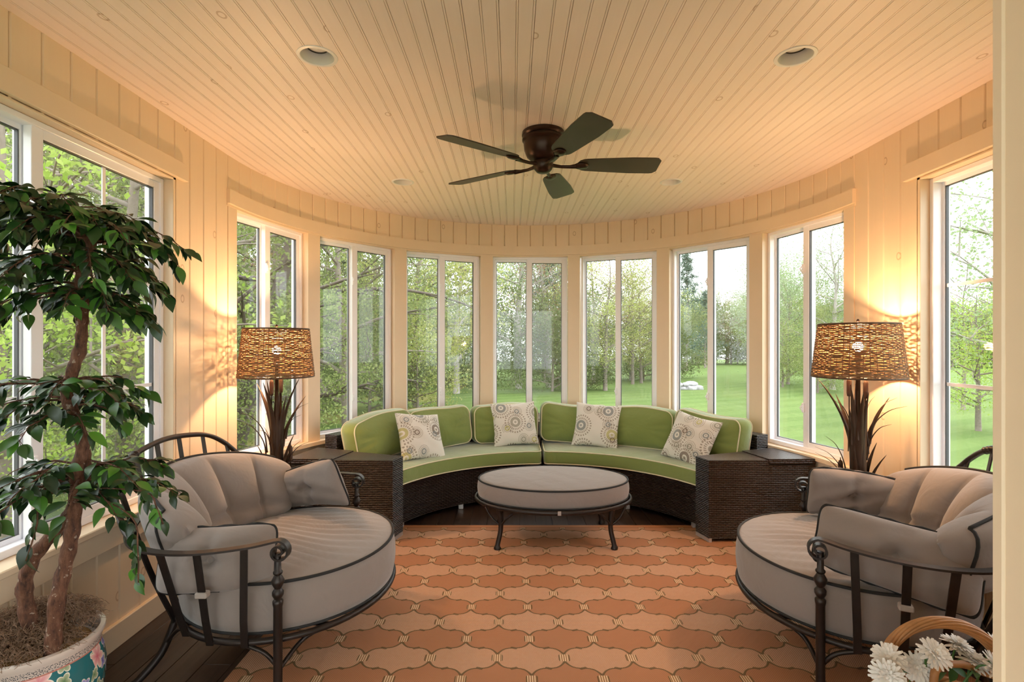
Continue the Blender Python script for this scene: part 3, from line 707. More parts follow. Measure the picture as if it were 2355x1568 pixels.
for sx in (-1, 1):
    for sy in (-1, 1):
        x, y = sx * 0.385, sy * 0.245
        lg = MB(); lg.tube(spline([(x * 0.985, y * .98, 0.275), (x * 0.95, y * 0.95, 0.20), (x * 0.95, y * .95, 0.12), (x * 1.0, y * 1.0, 0.03), (x * 1.005, y * 1.005, 0.0)], 5), [0.018] * 8 + [0.016] * 8 + [0.019, 0.023, 0.024, 0.024, 0.023], 8)
        lg.build('leg', M['iron'], ot, smooth=True)
        for e in ((x * 1.24, y * 0.86), (x * 0.68, y * 1.22)):
            MB().tube(spline([(x * 0.952, y * .952, 0.15), (lerp(x, e[0], .45), lerp(y, e[1], .45), 0.205), (e[0] * .985, e[1] * .985, 0.272)], 6), 0.008, 6).build('brace', M['iron'], ot, smooth=True)
MB().box(0.0, 0.022, -0.392, -0.386, 0.268, 0.296, .002).build('tie', M['tie'], ot)

# ------------------------------------------------------------------ round iron lounge chairs
def make_chair(label, loc, rz, pose):
    root = thing('round_lounge_chair', label, 'chair', loc, rz, 'pair of round iron lounge chairs'); I = M['iron']
    EC, EA, EB = -0.14, 0.455, 0.505                     # seat ellipse
    ring = [(EC + (EA) * math.cos(2 * math.pi * k / 64), EB * math.sin(2 * math.pi * k / 64), 0.225) for k in range(64)]
    MB().tube(ring, 0.013, 8, closed=True).build('seat_ring', I, root, smooth=True)
    for k in range(-3, 4):
        y = k * 0.125; h = EA * math.sqrt(1 - (y / EB) ** 2); MB().bar([(EC - h, y, 0.228), (EC + h, y, 0.228)], 0.022, 0.005, (0, 1, 0)).build('seat_slat', I, root)
    RAIL = [(0.0, 0.50), (-0.1, 0.553), (-0.25, 0.597), (-0.4, 0.597), (-0.52, 0.545), (-0.62, 0.42), (-0.70, 0.22), (-0.73, 0)]
    zr = [0.612, 0.605, 0.602, 0.605, 0.612, 0.622, 0.632, 0.636]
    half = [(x, -y, z) for (x, y), z in zip(RAIL, zr)]
    full = half + [(x, -y, z) for x, y, z in half[-2::-1]]
    # front scrolls
    def scroll(sy):
        pts = []
        for k in range(34):
            t = k / 33; a = math.radians(90 - 560 * t); r = lerp(0.042, 0.010, t ** 0.9)
            pts.append((0.008 + r * math.cos(a), sy * 0.50, 0.570 + r * math.sin(a)))
        return pts
    path = spline(full, 8)
    rl = MB(); s0 = scroll(-1)[::-1]; s1 = scroll(1)
    allp = [Vector(p) for p in s0] + path[1:-1] + [Vector(p) for p in s1]
    ups = []
    for i, p in enumerate(allp):
        if i < len(s0) or i >= len(allp) - len(s1): ups.append(Vector((0, 1, 0)))
        else:
            tg = (allp[i + 1] - allp[i - 1]).normalized(); ups.append(Vector((0, 0, 1)).cross(tg))
    for i in range(1, len(ups)):
        if ups[i].dot(ups[i - 1]) < 0: ups[i] = -ups[i]
    rl.bar(allp, 0.034, 0.008, ups).build('arm_rail', I, root, angle=40)
    # back hoop
    hp = [(-0.50, -0.548, 0.612), (-0.585, -0.50, 0.655), (-0.655, -0.45, 0.745), (-0.69, -0.39, 0.812), (-0.715, -0.30, 0.866), (-0.735, -0.2, 0.892), (-0.75, 0, 0.908)]
    hp = hp + [(x, -y, z) for x, y, z in hp[-2::-1]]; hs = spline(hp, 8)
    MB().tube(hs, 0.0125, 8).build('back_hoop', I, root, smooth=True)
    for c in (-1, 0, 1):
        j = len(hs) // 2 + 0; p = hs[j - 13 + c * 2]; q = hs[j - 12 + c * 2]; d = (q - p).normalized()
        MB().tube([p - d * .011, p - d * .006, p, p + d * .006, p + d * .011], [0.012, .017, .0185, .017, .012], 10).build('collar', I, root, smooth=True)
    # slats
    def rail_at(x, sy):
        best = min((p for p in path if p.y * sy >= 0), key=lambda p: abs(p.x - x)); return best
    for sy in (-1, 1):
        for xb, xt in ((-0.115, -0.10), (-0.255, -0.25), (-0.385, -0.385)):
            yb = sy * EB * math.sqrt(max(0, 1 - ((xb - EC) / EA) ** 2)); pt = rail_at(xt, sy)
            b = Vector((xb, yb, 0.225)); mid = b.lerp(pt, 0.5) + Vector((0, sy * 0.012, 0))
            MB().bar([b + Vector((0, sy * .014, -.012)), b.lerp(mid, .5) + Vector((0, sy * .012, 0)), mid, pt + Vector((0, 0, -0.002))], 0.027, 0.006, (1, 0, 0)).build('slat', I, root)
    for yb, yt in ((-0.33, -0.40), (-0.20, -0.24), (-0.07, -0.08), (0.07, 0.08), (0.20, 0.24), (0.33, 0.40)):
        xb = EC - EA * math.sqrt(1 - (yb / EB) ** 2); top = min(hs, key=lambda p: abs(p.y - yt) + (0 if p.z > 0.7 else 9))
        b = Vector((xb - 0.014, yb, 0.213)); m_ = Vector((lerp(xb, top.x, .45) - 0.01, lerp(yb, yt, .5), 0.45))
        MB().bar(spline([b, m_, top], 5), 0.026, 0.006, (0, 1, 0)).build('slat', I, root)
    # turned front legs
    for sy in (-1, 1):
        prof = [(0.017, 0), (0.0165, 0.05), (0.0165, 0.36), (0.0195, 0.372), (0.0195, 0.383), (0.013, 0.39), (0.021, 0.405), (0.021, 0.418), (0.0125, 0.43), (0.0235, 0.452), (0.0235, 0.462), (0.0125, 0.482), (0.0175, 0.488), (0.0175, 0.494), (0.012, 0.5), (0.0115, 0.565), (0.0, 0.566)]
        MB().lathe(prof, 14, (0.003, sy * 0.502, 0)).build('front_leg', I, root, angle=50)
        MB().tube(spline([(0.0, sy * 0.498, 0.13), (-0.05, sy * 0.508, 0.19), (-0.14, sy * 0.506, 0.222)], 6), 0.009, 6).build('brace', I, root, smooth=True)
        MB().tube(spline([(0.003, sy * 0.498, 0.115), (0.05, sy * 0.40, 0.17), (0.13, sy * 0.39, 0.222)], 6), 0.009, 6).build('brace', I, root, smooth=True)
        MB().tube(spline([(-0.50, sy * 0.31, 0.245), (-0.515, sy * 0.325, 0.18), (-0.545, sy * .35, 0.09), (-0.60, sy * 0.40, 0.015), (-0.63, sy * 0.425, 0.0)], 6), [0.016] * 18 + [0.015] * 5 + [.014, .012], 8).build('rear_leg', I, root, smooth=True)
        MB().tube(spline([(-0.53, sy * 0.34, 0.13), (-0.46, sy * 0.37, 0.20), (-0.38, sy * 0.425, 0.222)], 6), 0.008, 6).build('brace', I, root, smooth=True)
    # seat cushion, gathered across the top
    el = [(EC + 0.455 * math.cos(2 * math.pi * k / 96), 0.478 * math.sin(2 * math.pi * k / 96)) for k in range(96)]
    def pleat(u, v):
        x = (u - EC); q = math.sin(v * 95 + 5 * math.sin(x * 5 + v * 3) + 2.2 * math.sin(x * 13 + v * 7)); return 0.0072 * q * (0.35 + 0.65 * abs(math.sin(v * 9 + x * 4))) * min(1, max(0, (x + 0.42) * 3))
    box_cushion('seat_cushion', el, 0.19, 0.030, lambda u, v, w: (u, v, 0.338 + w), M['taupe'], M['cord_black'], root, pr=0.0068, bulge=0.012, rings=34, wob=pleat)
    # back cushion: channelled fan following the hoop
    nl = 5; NU, NV = 101, 44; PH = 66.0; rows = []; ed = []
    for i in range(NU):
        f = 2 * i / (NU - 1) - 1; ph = math.radians(PH * f); c, s_ = math.cos(ph), math.sin(ph)
        n = Vector((-c, s_ * 0.95, 0)).normalized(); base = Vector((EC - 0.405 * c, 0.405 * s_, 0))
        end = max(0.0, 1 - abs(f) ** 7) ** 0.5
        lobe = abs(math.sin(math.pi * nl * (f * 0.94 + 1) / 2)) ** 0.42
        ztop = 0.80 - 0.10 * f * f; zb = 0.415; row = []
        for j in range(NV):
            a = 2 * math.pi * j / NV; ca, sa = math.cos(a), math.sin(a)
            w = -abs(ca) ** 0.75 * math.copysign(1, ca); zz = abs(sa) ** 0.75 * math.copysign(1, sa)     # w<0 : towards the sitter
            z = lerp(zb, ztop, (zz * lerp(.6, 1, end) + 1) / 2)
            tz = (z - zb) / (ztop - zb)
            th = 0.105 * end * (1.15 - 0.25 * tz)
            if w < 0:
                th *= 1.18 - 0.72 * (1 - lobe) * min(1, tz * 1.6 + 0.25)
                th *= 1 - 0.28 * math.exp(-((tz - 0.30) / 0.06) ** 2)
            off = 0.055 + 0.12 * tz ** 1.2
            p = base + n * (off + w * th - 0.03); row.append((p.x, p.y, z))
        rows.append(row)
        top = max(row, key=lambda p: p[2]); ed.append((top[0] + n.x * .02, top[1] + n.y * .02, top[2] + 0.002))
    mb = MB(); mb.grid(rows, cv=True); mb.f.append(tuple(range(NV - 1, -1, -1))); mb.f.append(tuple((NU - 1) * NV + k for k in range(NV)))
    kk = 7; q1, q3 = NV // 4, 3 * NV // 4
    ed = [rows[kk][j] for j in range(q3, q1, -2)] + ed[kk:-kk] + [rows[-1 - kk][j] for j in range(q1 + 1, q3, 2)]; ed_ = [tuple(lerp(ed[0][i], min(rows[0], key=lambda p: p[2])[i], q) for i in range(3)) for q in (1, .66, .33)] + ed + [tuple(lerp(ed[-1][i], min(rows[-1], key=lambda p: p[2])[i], q) for i in range(3)) for q in (.33, .66, 1)]
    bc = mb.build('back_cushion', M['taupe'], root, smooth=True); MB().tube(ed, 0.0068, 6).build('piping', M['cord_black'], bc, smooth=True)
    # arm cushions with centre button
    for sy, (px, py, pz, yaw, lean, roll, w, h, sk) in zip((-1, 1), pose):
        o = pillow('arm_cushion', w, h, 0.165, M['taupe'], root, M['cord_black'], ear=0.05, tuft=True, seed=int(10 * px + 50 * sy), pr=0.0062, wrinkle=0.004, skew=sk, bend=sy * 0.045, corner=0.10)
        o.matrix_local = Matrix.Translation((px, sy * py, pz)) @ Matrix.Rotation(math.radians(sy * yaw), 4, 'Z') @ Matrix.Rotation(math.radians(90 + sy * lean), 4, 'X') @ Matrix.Rotation(math.radians(roll), 4, 'Z')
        for zz in (0.020, -0.020): MB().lathe([(0.0, -0.010), (0.016, -.008), (0.019, 0), (0.014, 0.009), (0, 0.011)], 14, (0, 0, zz)).build('button', M['taupe'], o, smooth=True)
        x_ = -0.25; pt = rail_at(x_, sy); yb = sy * EB * math.sqrt(1 - ((-0.255 - EC) / EA) ** 2); q = Vector((-0.255, yb, 0.225)).lerp(pt, 0.55)
        MB().box(q.x - .022, q.x + .022, q.y - .016 + sy * .008, q.y + .016 + sy * .008, q.z - .011, q.z + .011, .004).build('tie', M['tie'], root)
    return root
# pose per side (local right arm first): x, y, z, yaw, lean, roll, width, height, skew
make_chair('round iron lounge chair with taupe cushions beside the potted ficus', (-0.895, 2.49, 0.004), 0.0,
           [(-0.275, 0.445, 0.518, -6, 14, 1, 0.46, 0.25, 0.0), (-0.215, 0.415, 0.580, -12, 16, 13, 0.45, 0.25, 0.22)])
make_chair('round iron lounge chair with taupe cushions beside the flower basket', (1.405, 2.45, 0.004), math.radians(154),
           [(-0.215, 0.415, 0.585, -6, 14, 2, 0.44, 0.25, 0.12), (-0.245, 0.43, 0.565, -6, 14, 9, 0.54, 0.26, -0.05)])
# ------------------------------------------------------------------ reed floor lamps
def emit(name, color, s):
    t = NT(name); e = t.n('ShaderNodeEmission'); e.inputs[0].default_value = (*color, 1); e.inputs[1].default_value = s; t.l(e.outputs[0], t.out.inputs[0]); return t.m
M['bulb'] = emit('warm_bulb', (1.0, 0.60, 0.30), LAMP_W / (math.pi * 4 * math.pi * 0.027 ** 2))
M['reed'] = simple('brown_metal_leaf', (0.062, 0.036, 0.024), 0.38, 0.45, var=.35, scale=9)
M['cattail'] = simple('brown_cattail', (0.075, 0.038, 0.022), 0.7)
M['rattan'] = simple('honey_rattan_strand', (0.24, 0.12, 0.05), 0.6, var=.5, scale=40)
M['rattan_dark'] = simple('dark_shade_rim', (0.10, 0.05, 0.025), 0.6)
def make_lamp(label, loc, rz, zb, zt, seed):
    rd = random.Random(seed); t = thing('reed_floor_lamp', label, 'floor lamp', loc, rz, 'reed floor lamps')
    MB().lathe([(0.125, 0), (0.127, 0.008), (0.118, 0.018), (0.06, 0.028), (0.03, 0.04), (0, 0.042)], 32).build('base', M['reed'], t, angle=50)
    MB().tube([(0, 0, 0.03), (0, 0, zb + 0.10)], 0.012, 10).build('pole', M['reed'], t, smooth=True)
    def blade(az, r0, h, w, curl, name='reed_leaf', z0=0.03):
        c, s = math.cos(az), math.sin(az); rows = []; N = 18
        for i in range(N + 1):
            q = i / N; r = r0 + curl * max(0, q - 0.62) ** 2 * 6.9; z = z0 + h * q
            ww = w * min(1, 6 * q + .5) * (1 - q ** 4.5) + 0.0008
            row = []
            for k in (-1, -.5, 0, .5, 1):
                dr = -0.35 * ww * k * k; row.append((c * (r + dr) - s * k * ww / 2, s * (r + dr) + c * k * ww / 2, z))
            rows.append(row)
        back = [[(p[0] - c * .0025, p[1] - s * .0025, p[2]) for p in r_] for r_ in rows]
        mb = MB(); mb.grid(rows); mb.grid(back, flip=True); mb.build(name, M['reed'], t, smooth=True)
    for k in range(10): blade(k * math.pi / 5 + 0.2, 0.040, lerp(0.97, 1.14, rd.random()), 0.054, rd.uniform(0.10, 0.16) if k % 3 == 0 else rd.uniform(0.0, 0.05))
    for k in range(5): blade(k * 1.26 + 0.5, 0.050, rd.uniform(0.66, 0.90), 0.046, rd.uniform(0.04, 0.10))
    for k in range(10):                                   # thin curved blades standing off the bundle
        az = k * 0.66 + rd.uniform(-.2, .2); c, s = math.cos(az), math.sin(az); z0 = rd.uniform(.45, .85); L = rd.uniform(.16, .28); o_ = rd.uniform(.10, .17)
        pts = spline([(c * .055, s * .055, z0), (c * .075, s * .075, z0 + L * .5), (c * (.06 + o_ * .5), s * (.06 + o_ * .5), z0 + L * .85), (c * (.06 + o_), s * (.06 + o_), z0 + L)], 5)
        MB().tube(pts, [lerp(.005, .0006, i / (len(pts) - 1)) for i in range(len(pts))], 6, flat=.4).build('thin_reed', M['reed'], t, smooth=True)
    for k, (z, o_) in enumerate(((0.66, .085), (0.42, .10), (zb - 0.07, .035), (zb - 0.06, .045), (0.5, .09))):
        az = [0.1, 3.3, 3.6, 0.8, 4.9][k]; c, s = math.cos(az), math.sin(az)
        MB().tube([(c * .05, s * .05, max(.1, z - .35)), (c * o_, s * o_, z - .15), (c * o_, s * o_, z)], .003, 6).build('cattail_stem', M['reed'], t, smooth=True)
        MB().lathe([(0, -.05), (.010, -.046), (.0125, -.03), (.0125, .035), (.009, .047), (.003, .052), (.002, .066), (0, .067)], 12, (c * o_, s * o_, z)).build('cattail', M['cattail'], t, smooth=True)
    # woven shade
    sh = thing('lamp_shade', None, None); sh.parent = t; rb, rt = 0.222, 0.190
    nr = 44; rows = 34; mb = MB()
    for i in range(rows):
        q = (i + .5) / rows; z = lerp(zb, zt, q); r = lerp(rb, rt, q); n = nr * 2; pts = []
        th = (zt - zb) / rows * rd.uniform(.44, .50)
        for k in range(n):
            a = 2 * math.pi * k / n; sgn = 1 if ((k // 2) + i) % 2 else -1
            pts.append(((r + sgn * .0024) * math.cos(a), (r + sgn * .0024) * math.sin(a), z + rd.uniform(-1, 1) * .0024 + .0008 * math.sin(a * 3 + i)))
        mb.tube(pts, th, 5, closed=True)
    w = mb.build('woven_strand', M['rattan'], sh); w['kind'] = 'stuff'
    mb = MB()
    for k in range(nr):
        a = 2 * math.pi * (k + .25) / nr; mb.tube([(rb * math.cos(a), rb * math.sin(a), zb), (rt * math.cos(a), rt * math.sin(a), zt)], .0022, 5)
    w = mb.build('shade_rib', M['rattan'], sh); w['kind'] = 'stuff'
    for r, z in ((rb, zb), (rt, zt)): MB().tube([(r * math.cos(2 * math.pi * k / 48), r * math.sin(2 * math.pi * k / 48), z) for k in range(48)], .0055, 6, closed=True).build('shade_rim', M['rattan_dark'], sh, smooth=True)
    hp = MB()
    for k in range(3): a = k * 2.094; hp.tube([(0, 0, zt - .012), (rt * math.cos(a), rt * math.sin(a), zt - .002)], .002, 5)
    hp.build('spider', M['reed'], t)
    MB().tube([(0, 0, zt - .02), (0, 0, zt + .012)], .003, 6).build('harp_post', M['reed'], t); MB().lathe([(0, 0), (.008, .004), (.009, .010), (.005, .018), (0, .020)], 10, (0, 0, zt + .01)).build('finial', M['reed'], t, smooth=True)
    for sx in (-1, 1): MB().tube(spline([(sx * .015, 0, zb + .09), (sx * .06, 0, zb + .15), (sx * .05, 0, zt - .05), (0, 0, zt - .015)], 6), .0022, 6).build('harp', M['reed'], t, smooth=True)
    MB().tube([(0, 0, zb + .08), (0, 0, zb + .135)], .016, 10).build('socket', M['reed'], t, smooth=True)
    MB().lathe([(0.0, -.027), (.0108, -.0248), (.0193, -.0189), (.0248, -.0108), (.027, 0), (.0248, .0108), (.0193, .0189), (.0108, .0248), (0, .027)], 16, (0, 0, zb + .165)).build('bulb', M['bulb'], t, smooth=True)
    return t
make_lamp('bronze reed floor lamp with woven shade between ficus side chair and sofa console', (-1.482, 3.285, 0), 0.6, 1.157, 1.455, 1)
make_lamp('bronze reed floor lamp with woven shade behind the flower basket side chair', (1.90, 2.865, 0), 2.2, 1.182, 1.470, 2)

# ------------------------------------------------------------------ ceiling fan
M['fan'] = simple('dark_oiled_bronze', (0.040, 0.020, 0.014), 0.30, 0.6)
M['blade'] = simple('dark_walnut_blade', (0.050, 0.036, 0.026), 0.42, var=.35, scale=6)
fan = thing('ceiling_fan', 'dark bronze five blade ceiling fan mounted flush on the ceiling', 'ceiling fan', (0.175, 2.93, H - 0.001), 0)
MB().lathe([(0.118, 0.0), (0.120, -0.018), (0.112, -0.026), (0.118, -0.034), (0.118, -0.046), (0.108, -0.054), (0.110, -0.066), (0.106, -0.10), (0.092, -0.135), (0.066, -0.158), (0.05, -0.162), (0, -.162)], 48).build('motor_housing', M['fan'], fan, angle=35)
MB().lathe([(0.052, -0.158), (0.056, -0.170), (0.056, -0.192), (0.05, -0.206), (0.036, -0.222), (0.02, -0.228), (0, -0.229)], 40).build('hub', M['fan'], fan, angle=35)
bl = []
for i in range(25):
    q = i / 24; x = lerp(0.185, 0.655, q); w = lerp(0.050, 0.076, min(1, q * 1.5) ** .8)
    if q < .12: w *= math.sqrt(max(0.0, 1 - (1 - q / .12) ** 2)) * .999 + .001
    if q > .93: w *= math.sqrt(max(0.0, 1 - ((q - .93) / .07) ** 2 * .55))
    bl.append((x, w))
for k in range(5):
    az = math.radians(2 + 72 * k); Rz = Matrix.Rotation(az, 4, 'Z'); Rp = Matrix.Translation((0, 0, -0.178)) @ Matrix.Rotation(math.radians(-13), 4, 'X')
    mb = MB(); rows = []
    for x, w in bl: rows.append([Rz @ Rp @ Vector(p) for p in ((x, -w, .003), (x, w, .003), (x, w, -.003), (x, -w, -.003))])
    mb.grid(rows, cv=True); mb.f.append((0, 1, 2, 3)); e = 24 * 4; mb.f.append((e + 3, e + 2, e + 1, e)); b = mb.build('blade', M['blade'], fan)
    mb = MB(); mb.tube([Rz @ Vector(p) for p in ((.045, 0, -.182), (.10, 0, -.190), (.15, 0, -.190), (.19, 0, -.186))], [.012, .009, .010, .014], 8)
    mb.lathe([(0, -.012), (.022, -.010), (.032, -.003), (.032, .002), (0, .003)], 16)
    o = len(mb.v) - 16 * 5
    for i in range(o, len(mb.v)): p = Vector(mb.v[i]); mb.v[i] = tuple(Rz @ (Matrix.Translation((0.215, 0, -.184)) @ (Matrix.Rotation(math.radians(-13), 4, 'X') @ Vector((p.x * 1.35, p.y, p.z)))))
    mb.build('blade_bracket', M['fan'], b, smooth=True)

# ------------------------------------------------------------------ potted ficus
def pot_mat():
    t = NT('painted_porcelain'); co = t.coord('Object'); s = t.n('ShaderNodeSeparateXYZ'); t.l(co, s.inputs[0]); z = s.outputs[2]
    ang = t.math('ARCTAN2', s.outputs[1], s.outputs[0]); cb = t.n('ShaderNodeCombineXYZ'); t.l(t.math('MULTIPLY', ang, .21), cb.inputs[0]); t.l(z, cb.inputs[1])
    col = (0.022, 0.150, 0.175); uv = cb.outputs[0]
    def flowers(scale, off, thr, petals, c1, c2, size, edge=(0.80, 0.76, 0.66)):
        nonlocal col
        a = t.n('ShaderNodeVectorMath', operation='ADD'); t.l(uv, a.inputs[0]); a.inputs[1].default_value = (off, off * .6, 0)
        vo = t.n('ShaderNodeTexVoronoi', voronoi_dimensions='2D'); t.l(a.outputs[0], vo.inputs['Vector']); vo.inputs['Scale'].default_value = scale; vo.inputs['Randomness'].default_value = .8
        df = t.n('ShaderNodeVectorMath', operation='SUBTRACT'); t.l(a.outputs[0], df.inputs[0]); t.l(vo.outputs['Position'], df.inputs[1]); sp = t.n('ShaderNodeSeparateXYZ'); t.l(df.outputs[0], sp.inputs[0])
        an = t.math('ARCTAN2', sp.outputs[1], sp.outputs[0]); cs = t.n('ShaderNodeSeparateColor'); t.l(vo.outputs['Color'], cs.inputs[0])
        rad = t.math('MULTIPLY', t.math('ADD', t.math('MULTIPLY', t.math('ABSOLUTE', t.math('COSINE', t.math('MULTIPLY', t.math('ADD', an, cs.outputs[2]), petals / 2))), .45), .55), size)
        q = t.math('DIVIDE', vo.outputs['Distance'], rad); on = t.math('LESS_THAN', cs.outputs[0], thr)
        inn = t.math('MULTIPLY', t.math('LESS_THAN', q, 1.0), on); c = t.mix(q, c1, c2); col = t.mix(inn, col, c)
        lin = t.math('MULTIPLY', t.math('MULTIPLY', t.math('LESS_THAN', q, 1.0), t.math('GREATER_THAN', q, .86)), on); col = t.mix(lin, col, edge)
    flowers(17, 1.7, .7, 4, (0.10, 0.22, 0.10), (0.52, 0.55, 0.38), .42)
    flowers(14, 5.1, .5, 5, (0.16, 0.14, 0.42), (0.42, 0.40, 0.72), .34)
    flowers(9, 9.3, .6, 6, (0.62, 0.14, 0.20), (0.86, 0.62, 0.56), .40)
    # rim band with a dark scroll line
    band = t.math('GREATER_THAN', z, 0.362); nz = t.noise(uv, 260, 2)
    col = t.mix(band, col, (0.62, 0.52, 0.46)); sc = t.math('MULTIPLY', t.math('MULTIPLY', band, t.math('LESS_THAN', z, 0.386)), t.math('GREATER_THAN', nz, .53)); col = t.mix(sc, col, (0.10, 0.10, 0.11))
    ln = t.math('LESS_THAN', t.math('ABSOLUTE', t.math('SUBTRACT', z, 0.361)), .002); col = t.mix(ln, col, (0.5, .2, .16))
    return t.set(col, 0.15)
M['pot'] = pot_mat(); PX, PY = -1.553, 1.695
pot = thing('planter_pot', 'teal porcelain planter painted with flowers, holding the ficus', 'planter', (PX, PY, 0)); pot.scale = (0.875, 0.875, 1.0)
MB().lathe([(0.0, 0.0), (0.13, 0.0), (0.135, 0.012), (0.155, 0.06), (0.190, 0.14), (0.211, 0.23), (0.214, 0.29), (0.205, 0.345), (0.197, 0.365), (0.206, 0.392), (0.213, 0.405), (0.211, 0.413), (0.196, 0.415), (0.186, 0.400), (0.184, 0.37), (0.0, 0.365)], 64).build('bowl', M['pot'], pot, angle=60)
MB().lathe([(0.183, 0.366), (0.12, 0.385), (0, 0.395)], 40).build('foam_filler', simple('yellow_foam', (0.55, 0.30, 0.08), .9, var=.3, scale=20), pot, smooth=True)
rd = random.Random(12); ms = MB()
for i in range(4200):
    a = rd.uniform(0, 6.28); r = 0.175 * math.sqrt(rd.random()); cx, cy = r * math.cos(a), r * math.sin(a); hz = 0.400 + 0.085 * (1 - (r / .21) ** 2) * rd.uniform(.2, 1) + .03 * (cy > .02)
    d = rd.uniform(0, 6.28); L = rd.uniform(.025, .06); pts = []
    for k in range(5): q = k / 4; d += rd.uniform(-1.0, 1.0); pts.append((cx, cy, hz + .018 * math.sin(q * 3.1) * rd.random())); cx += math.cos(d) * L / 4; cy += math.sin(d) * L / 4
    ms.tube(pts, .00075, 3, cap=False)
mo = ms.build('spanish_moss', simple('dry_brown_moss', (0.21, 0.125, 0.078), .95, var=.5, scale=60)); mo.location = (PX, PY, 0.0); mo.scale = (0.9, 0.9, 1)
tag(mo, 'dry brown moss covering the soil of the teal planter', 'moss', kind='stuff')
def bark_mat():
    t = NT('ficus_bark'); co = t.coord('Object'); mp = t.n('ShaderNodeMapping'); t.l(co, mp.inputs[0]); mp.inputs['Scale'].default_value = (1, 1, .35)
    n = t.noise(mp.outputs[0], 55, 5, .7); n2 = t.noise(co, 60, 3); c = t.ramp(n, [(.32, (0.030, 0.012, 0.007)), (.52, (0.13, 0.052, 0.028)), (.74, (0.24, 0.12, 0.07))])
    c = t.mix(t.math('MULTIPLY', t.math('GREATER_THAN', n2, .66), .55), c, (0.46, 0.38, 0.30)); t.bump(n, .9, .01); return t.set(c, .85)
M['fbark'] = bark_mat()
fic = thing('ficus_tree', 'artificial ficus with twisted double trunk and tiers of dark leaves in the teal planter', 'tree', (PX, PY, 0.40))
YT = 1.665
def fpx(px, py, Y=YT): return Vector(((px - 1177.5) / 1200 * Y - PX, Y - PY, CAM_H - (py - 788) / 1200 * Y - 0.40))
def trunk(pts, rad, name):
    p = spline([fpx(*q) for q in pts], 5); r = [lerp(rad[0], rad[1], i / (len(p) - 1)) * (1 + .10 * math.sin(i * 1.7)) for i in range(len(p))]
    mb = MB(); mb.tube(p, r, 14)
    q = random.Random(3); mb.v = [tuple(c + q.uniform(-.0018, .0018) for c in v) for v in mb.v]
    return mb.build(name, M['fbark'], fic, smooth=True)
trunk([(88, 1510, 1.66), (62, 1400, 1.66), (58, 1335, 1.65), (85, 1270, 1.65), (135, 1215, 1.65), (170, 1165, 1.66), (195, 1090, 1.67), (192, 1035, 1.67)], (.022, .018), 'trunk')
trunk([(120, 1505, 1.62), (132, 1380, 1.62), (150, 1300, 1.63), (165, 1230, 1.64), (172, 1165, 1.64), (178, 1090, 1.645), (190, 1020, 1.65), (172, 960, 1.65), (155, 905, 1.655), (168, 850, 1.655), (185, 800, 1.655), (188, 750, 1.655), (190, 690, 1.66), (185, 640, 1.66), (205, 590, 1.66), (208, 555, 1.66), (170, 520, 1.66), (130, 500, 1.66)], (.0215, .013), 'trunk')
def leaf_shape(L, W, fold, curl):
    mb = MB(); rows = []; N = 7
    for i in range(N + 1):
        q = i / N; w = W * (math.sin(math.pi * min(1, q * 1.02) ** .85)) ** .9 * (1 - .25 * q) + .0004 if q < .999 else .0004; x = L * q; zc = -curl * q * q
        rows.append([(x, -w / 2, zc + fold * w), (x, 0, zc), (x, w / 2, zc + fold * w)])
    mb.grid(rows); return mb
def ficus_leaf():
    t = NT('ficus_leaf'); info = t.n('ShaderNodeObjectInfo'); g = t.n('ShaderNodeNewGeometry'); r = t.math('FRACT', t.math('ADD', info.outputs['Random'], g.outputs['Random Per Island']))
    c = t.ramp(r, [(0.0, (0.008, 0.026, 0.008)), (.6, (0.020, 0.060, 0.014)), (.86, (0.045, 0.14, 0.02)), (1.0, (0.075, 0.23, 0.022))])
    m = t.set(c, .34); return m
M['fleaf'] = ficus_leaf(); LV = [leaf_shape(.058, .034, .10, .012), leaf_shape(.051, .031, .16, .017), leaf_shape(.043, .024, .25, .010)]
LME = [b.mesh('leaf', M['fleaf'], True) for b in LV]
rd = random.Random(41); leaves = []; tw = MB()
TIERS = [((120, 505), 10, .30, .22, .05), ((160, 530), 10, .27, .20, .05), ((205, 545), 13, .33, .16, .08), ((195, 610), 13, .33, .12, .10), ((190, 670), 11, .27, .06, .09), ((165, 885), 10, .29, .10, .06), ((160, 930), 9, .26, .06, .06), ((190, 1075), 10, .32, .06, .06), ((185, 1112), 13, .34, .05, .07)]
for (px, py), nb, Lb, rise, droop in TIERS:
    c0 = fpx(px, py)
    for b in range(nb):
        c = c0 + Vector((0, 0, rd.uniform(-.025, .025)))
        az = 2 * math.pi * (b + rd.uniform(-.3, .3)) / nb; L = Lb * rd.uniform(.7, 1.15); cx, sx = math.cos(az), math.sin(az)
        if cx < -.2: L *= .9
        if cx > .1: L *= 1 - .16 * cx
        if sx > .3: L *= 1 - .22 * sx
        pts = []
        for k in range(7):
            q = k / 6; x = c.x + cx * L * q; y = c.y + sx * L * q; zz = c.z + rise * L * math.sin(q * 2.2) - droop * q ** 3 + rd.uniform(-.006, .006)
            x = max(x, XL + .06 - PX); pts.append(Vector((x, y, zz)))
        tw.tube(pts, [.0045 * (1 - .8 * k / 6) for k in range(7)], 5)
        for q in range(26 if py < 760 else 20):
            f = rd.uniform(.22, 1.02); i = min(5, int(f * 6)); p = pts[i].lerp(pts[i + 1], min(1, f * 6 - i)); d = (pts[i + 1] - pts[i]).normalized()
            side = d.cross(Vector((0, 0, 1))) * rd.choice((-1, 1)) * rd.uniform(.3, 1.0); v = (d * rd.uniform(.2, 1) + side + Vector((0, 0, rd.uniform(-.85, .30)))).normalized()
            p2 = p + v * .014; tw.tube([p, p2], .0009, 3, cap=False); leaves.append((p2, v))
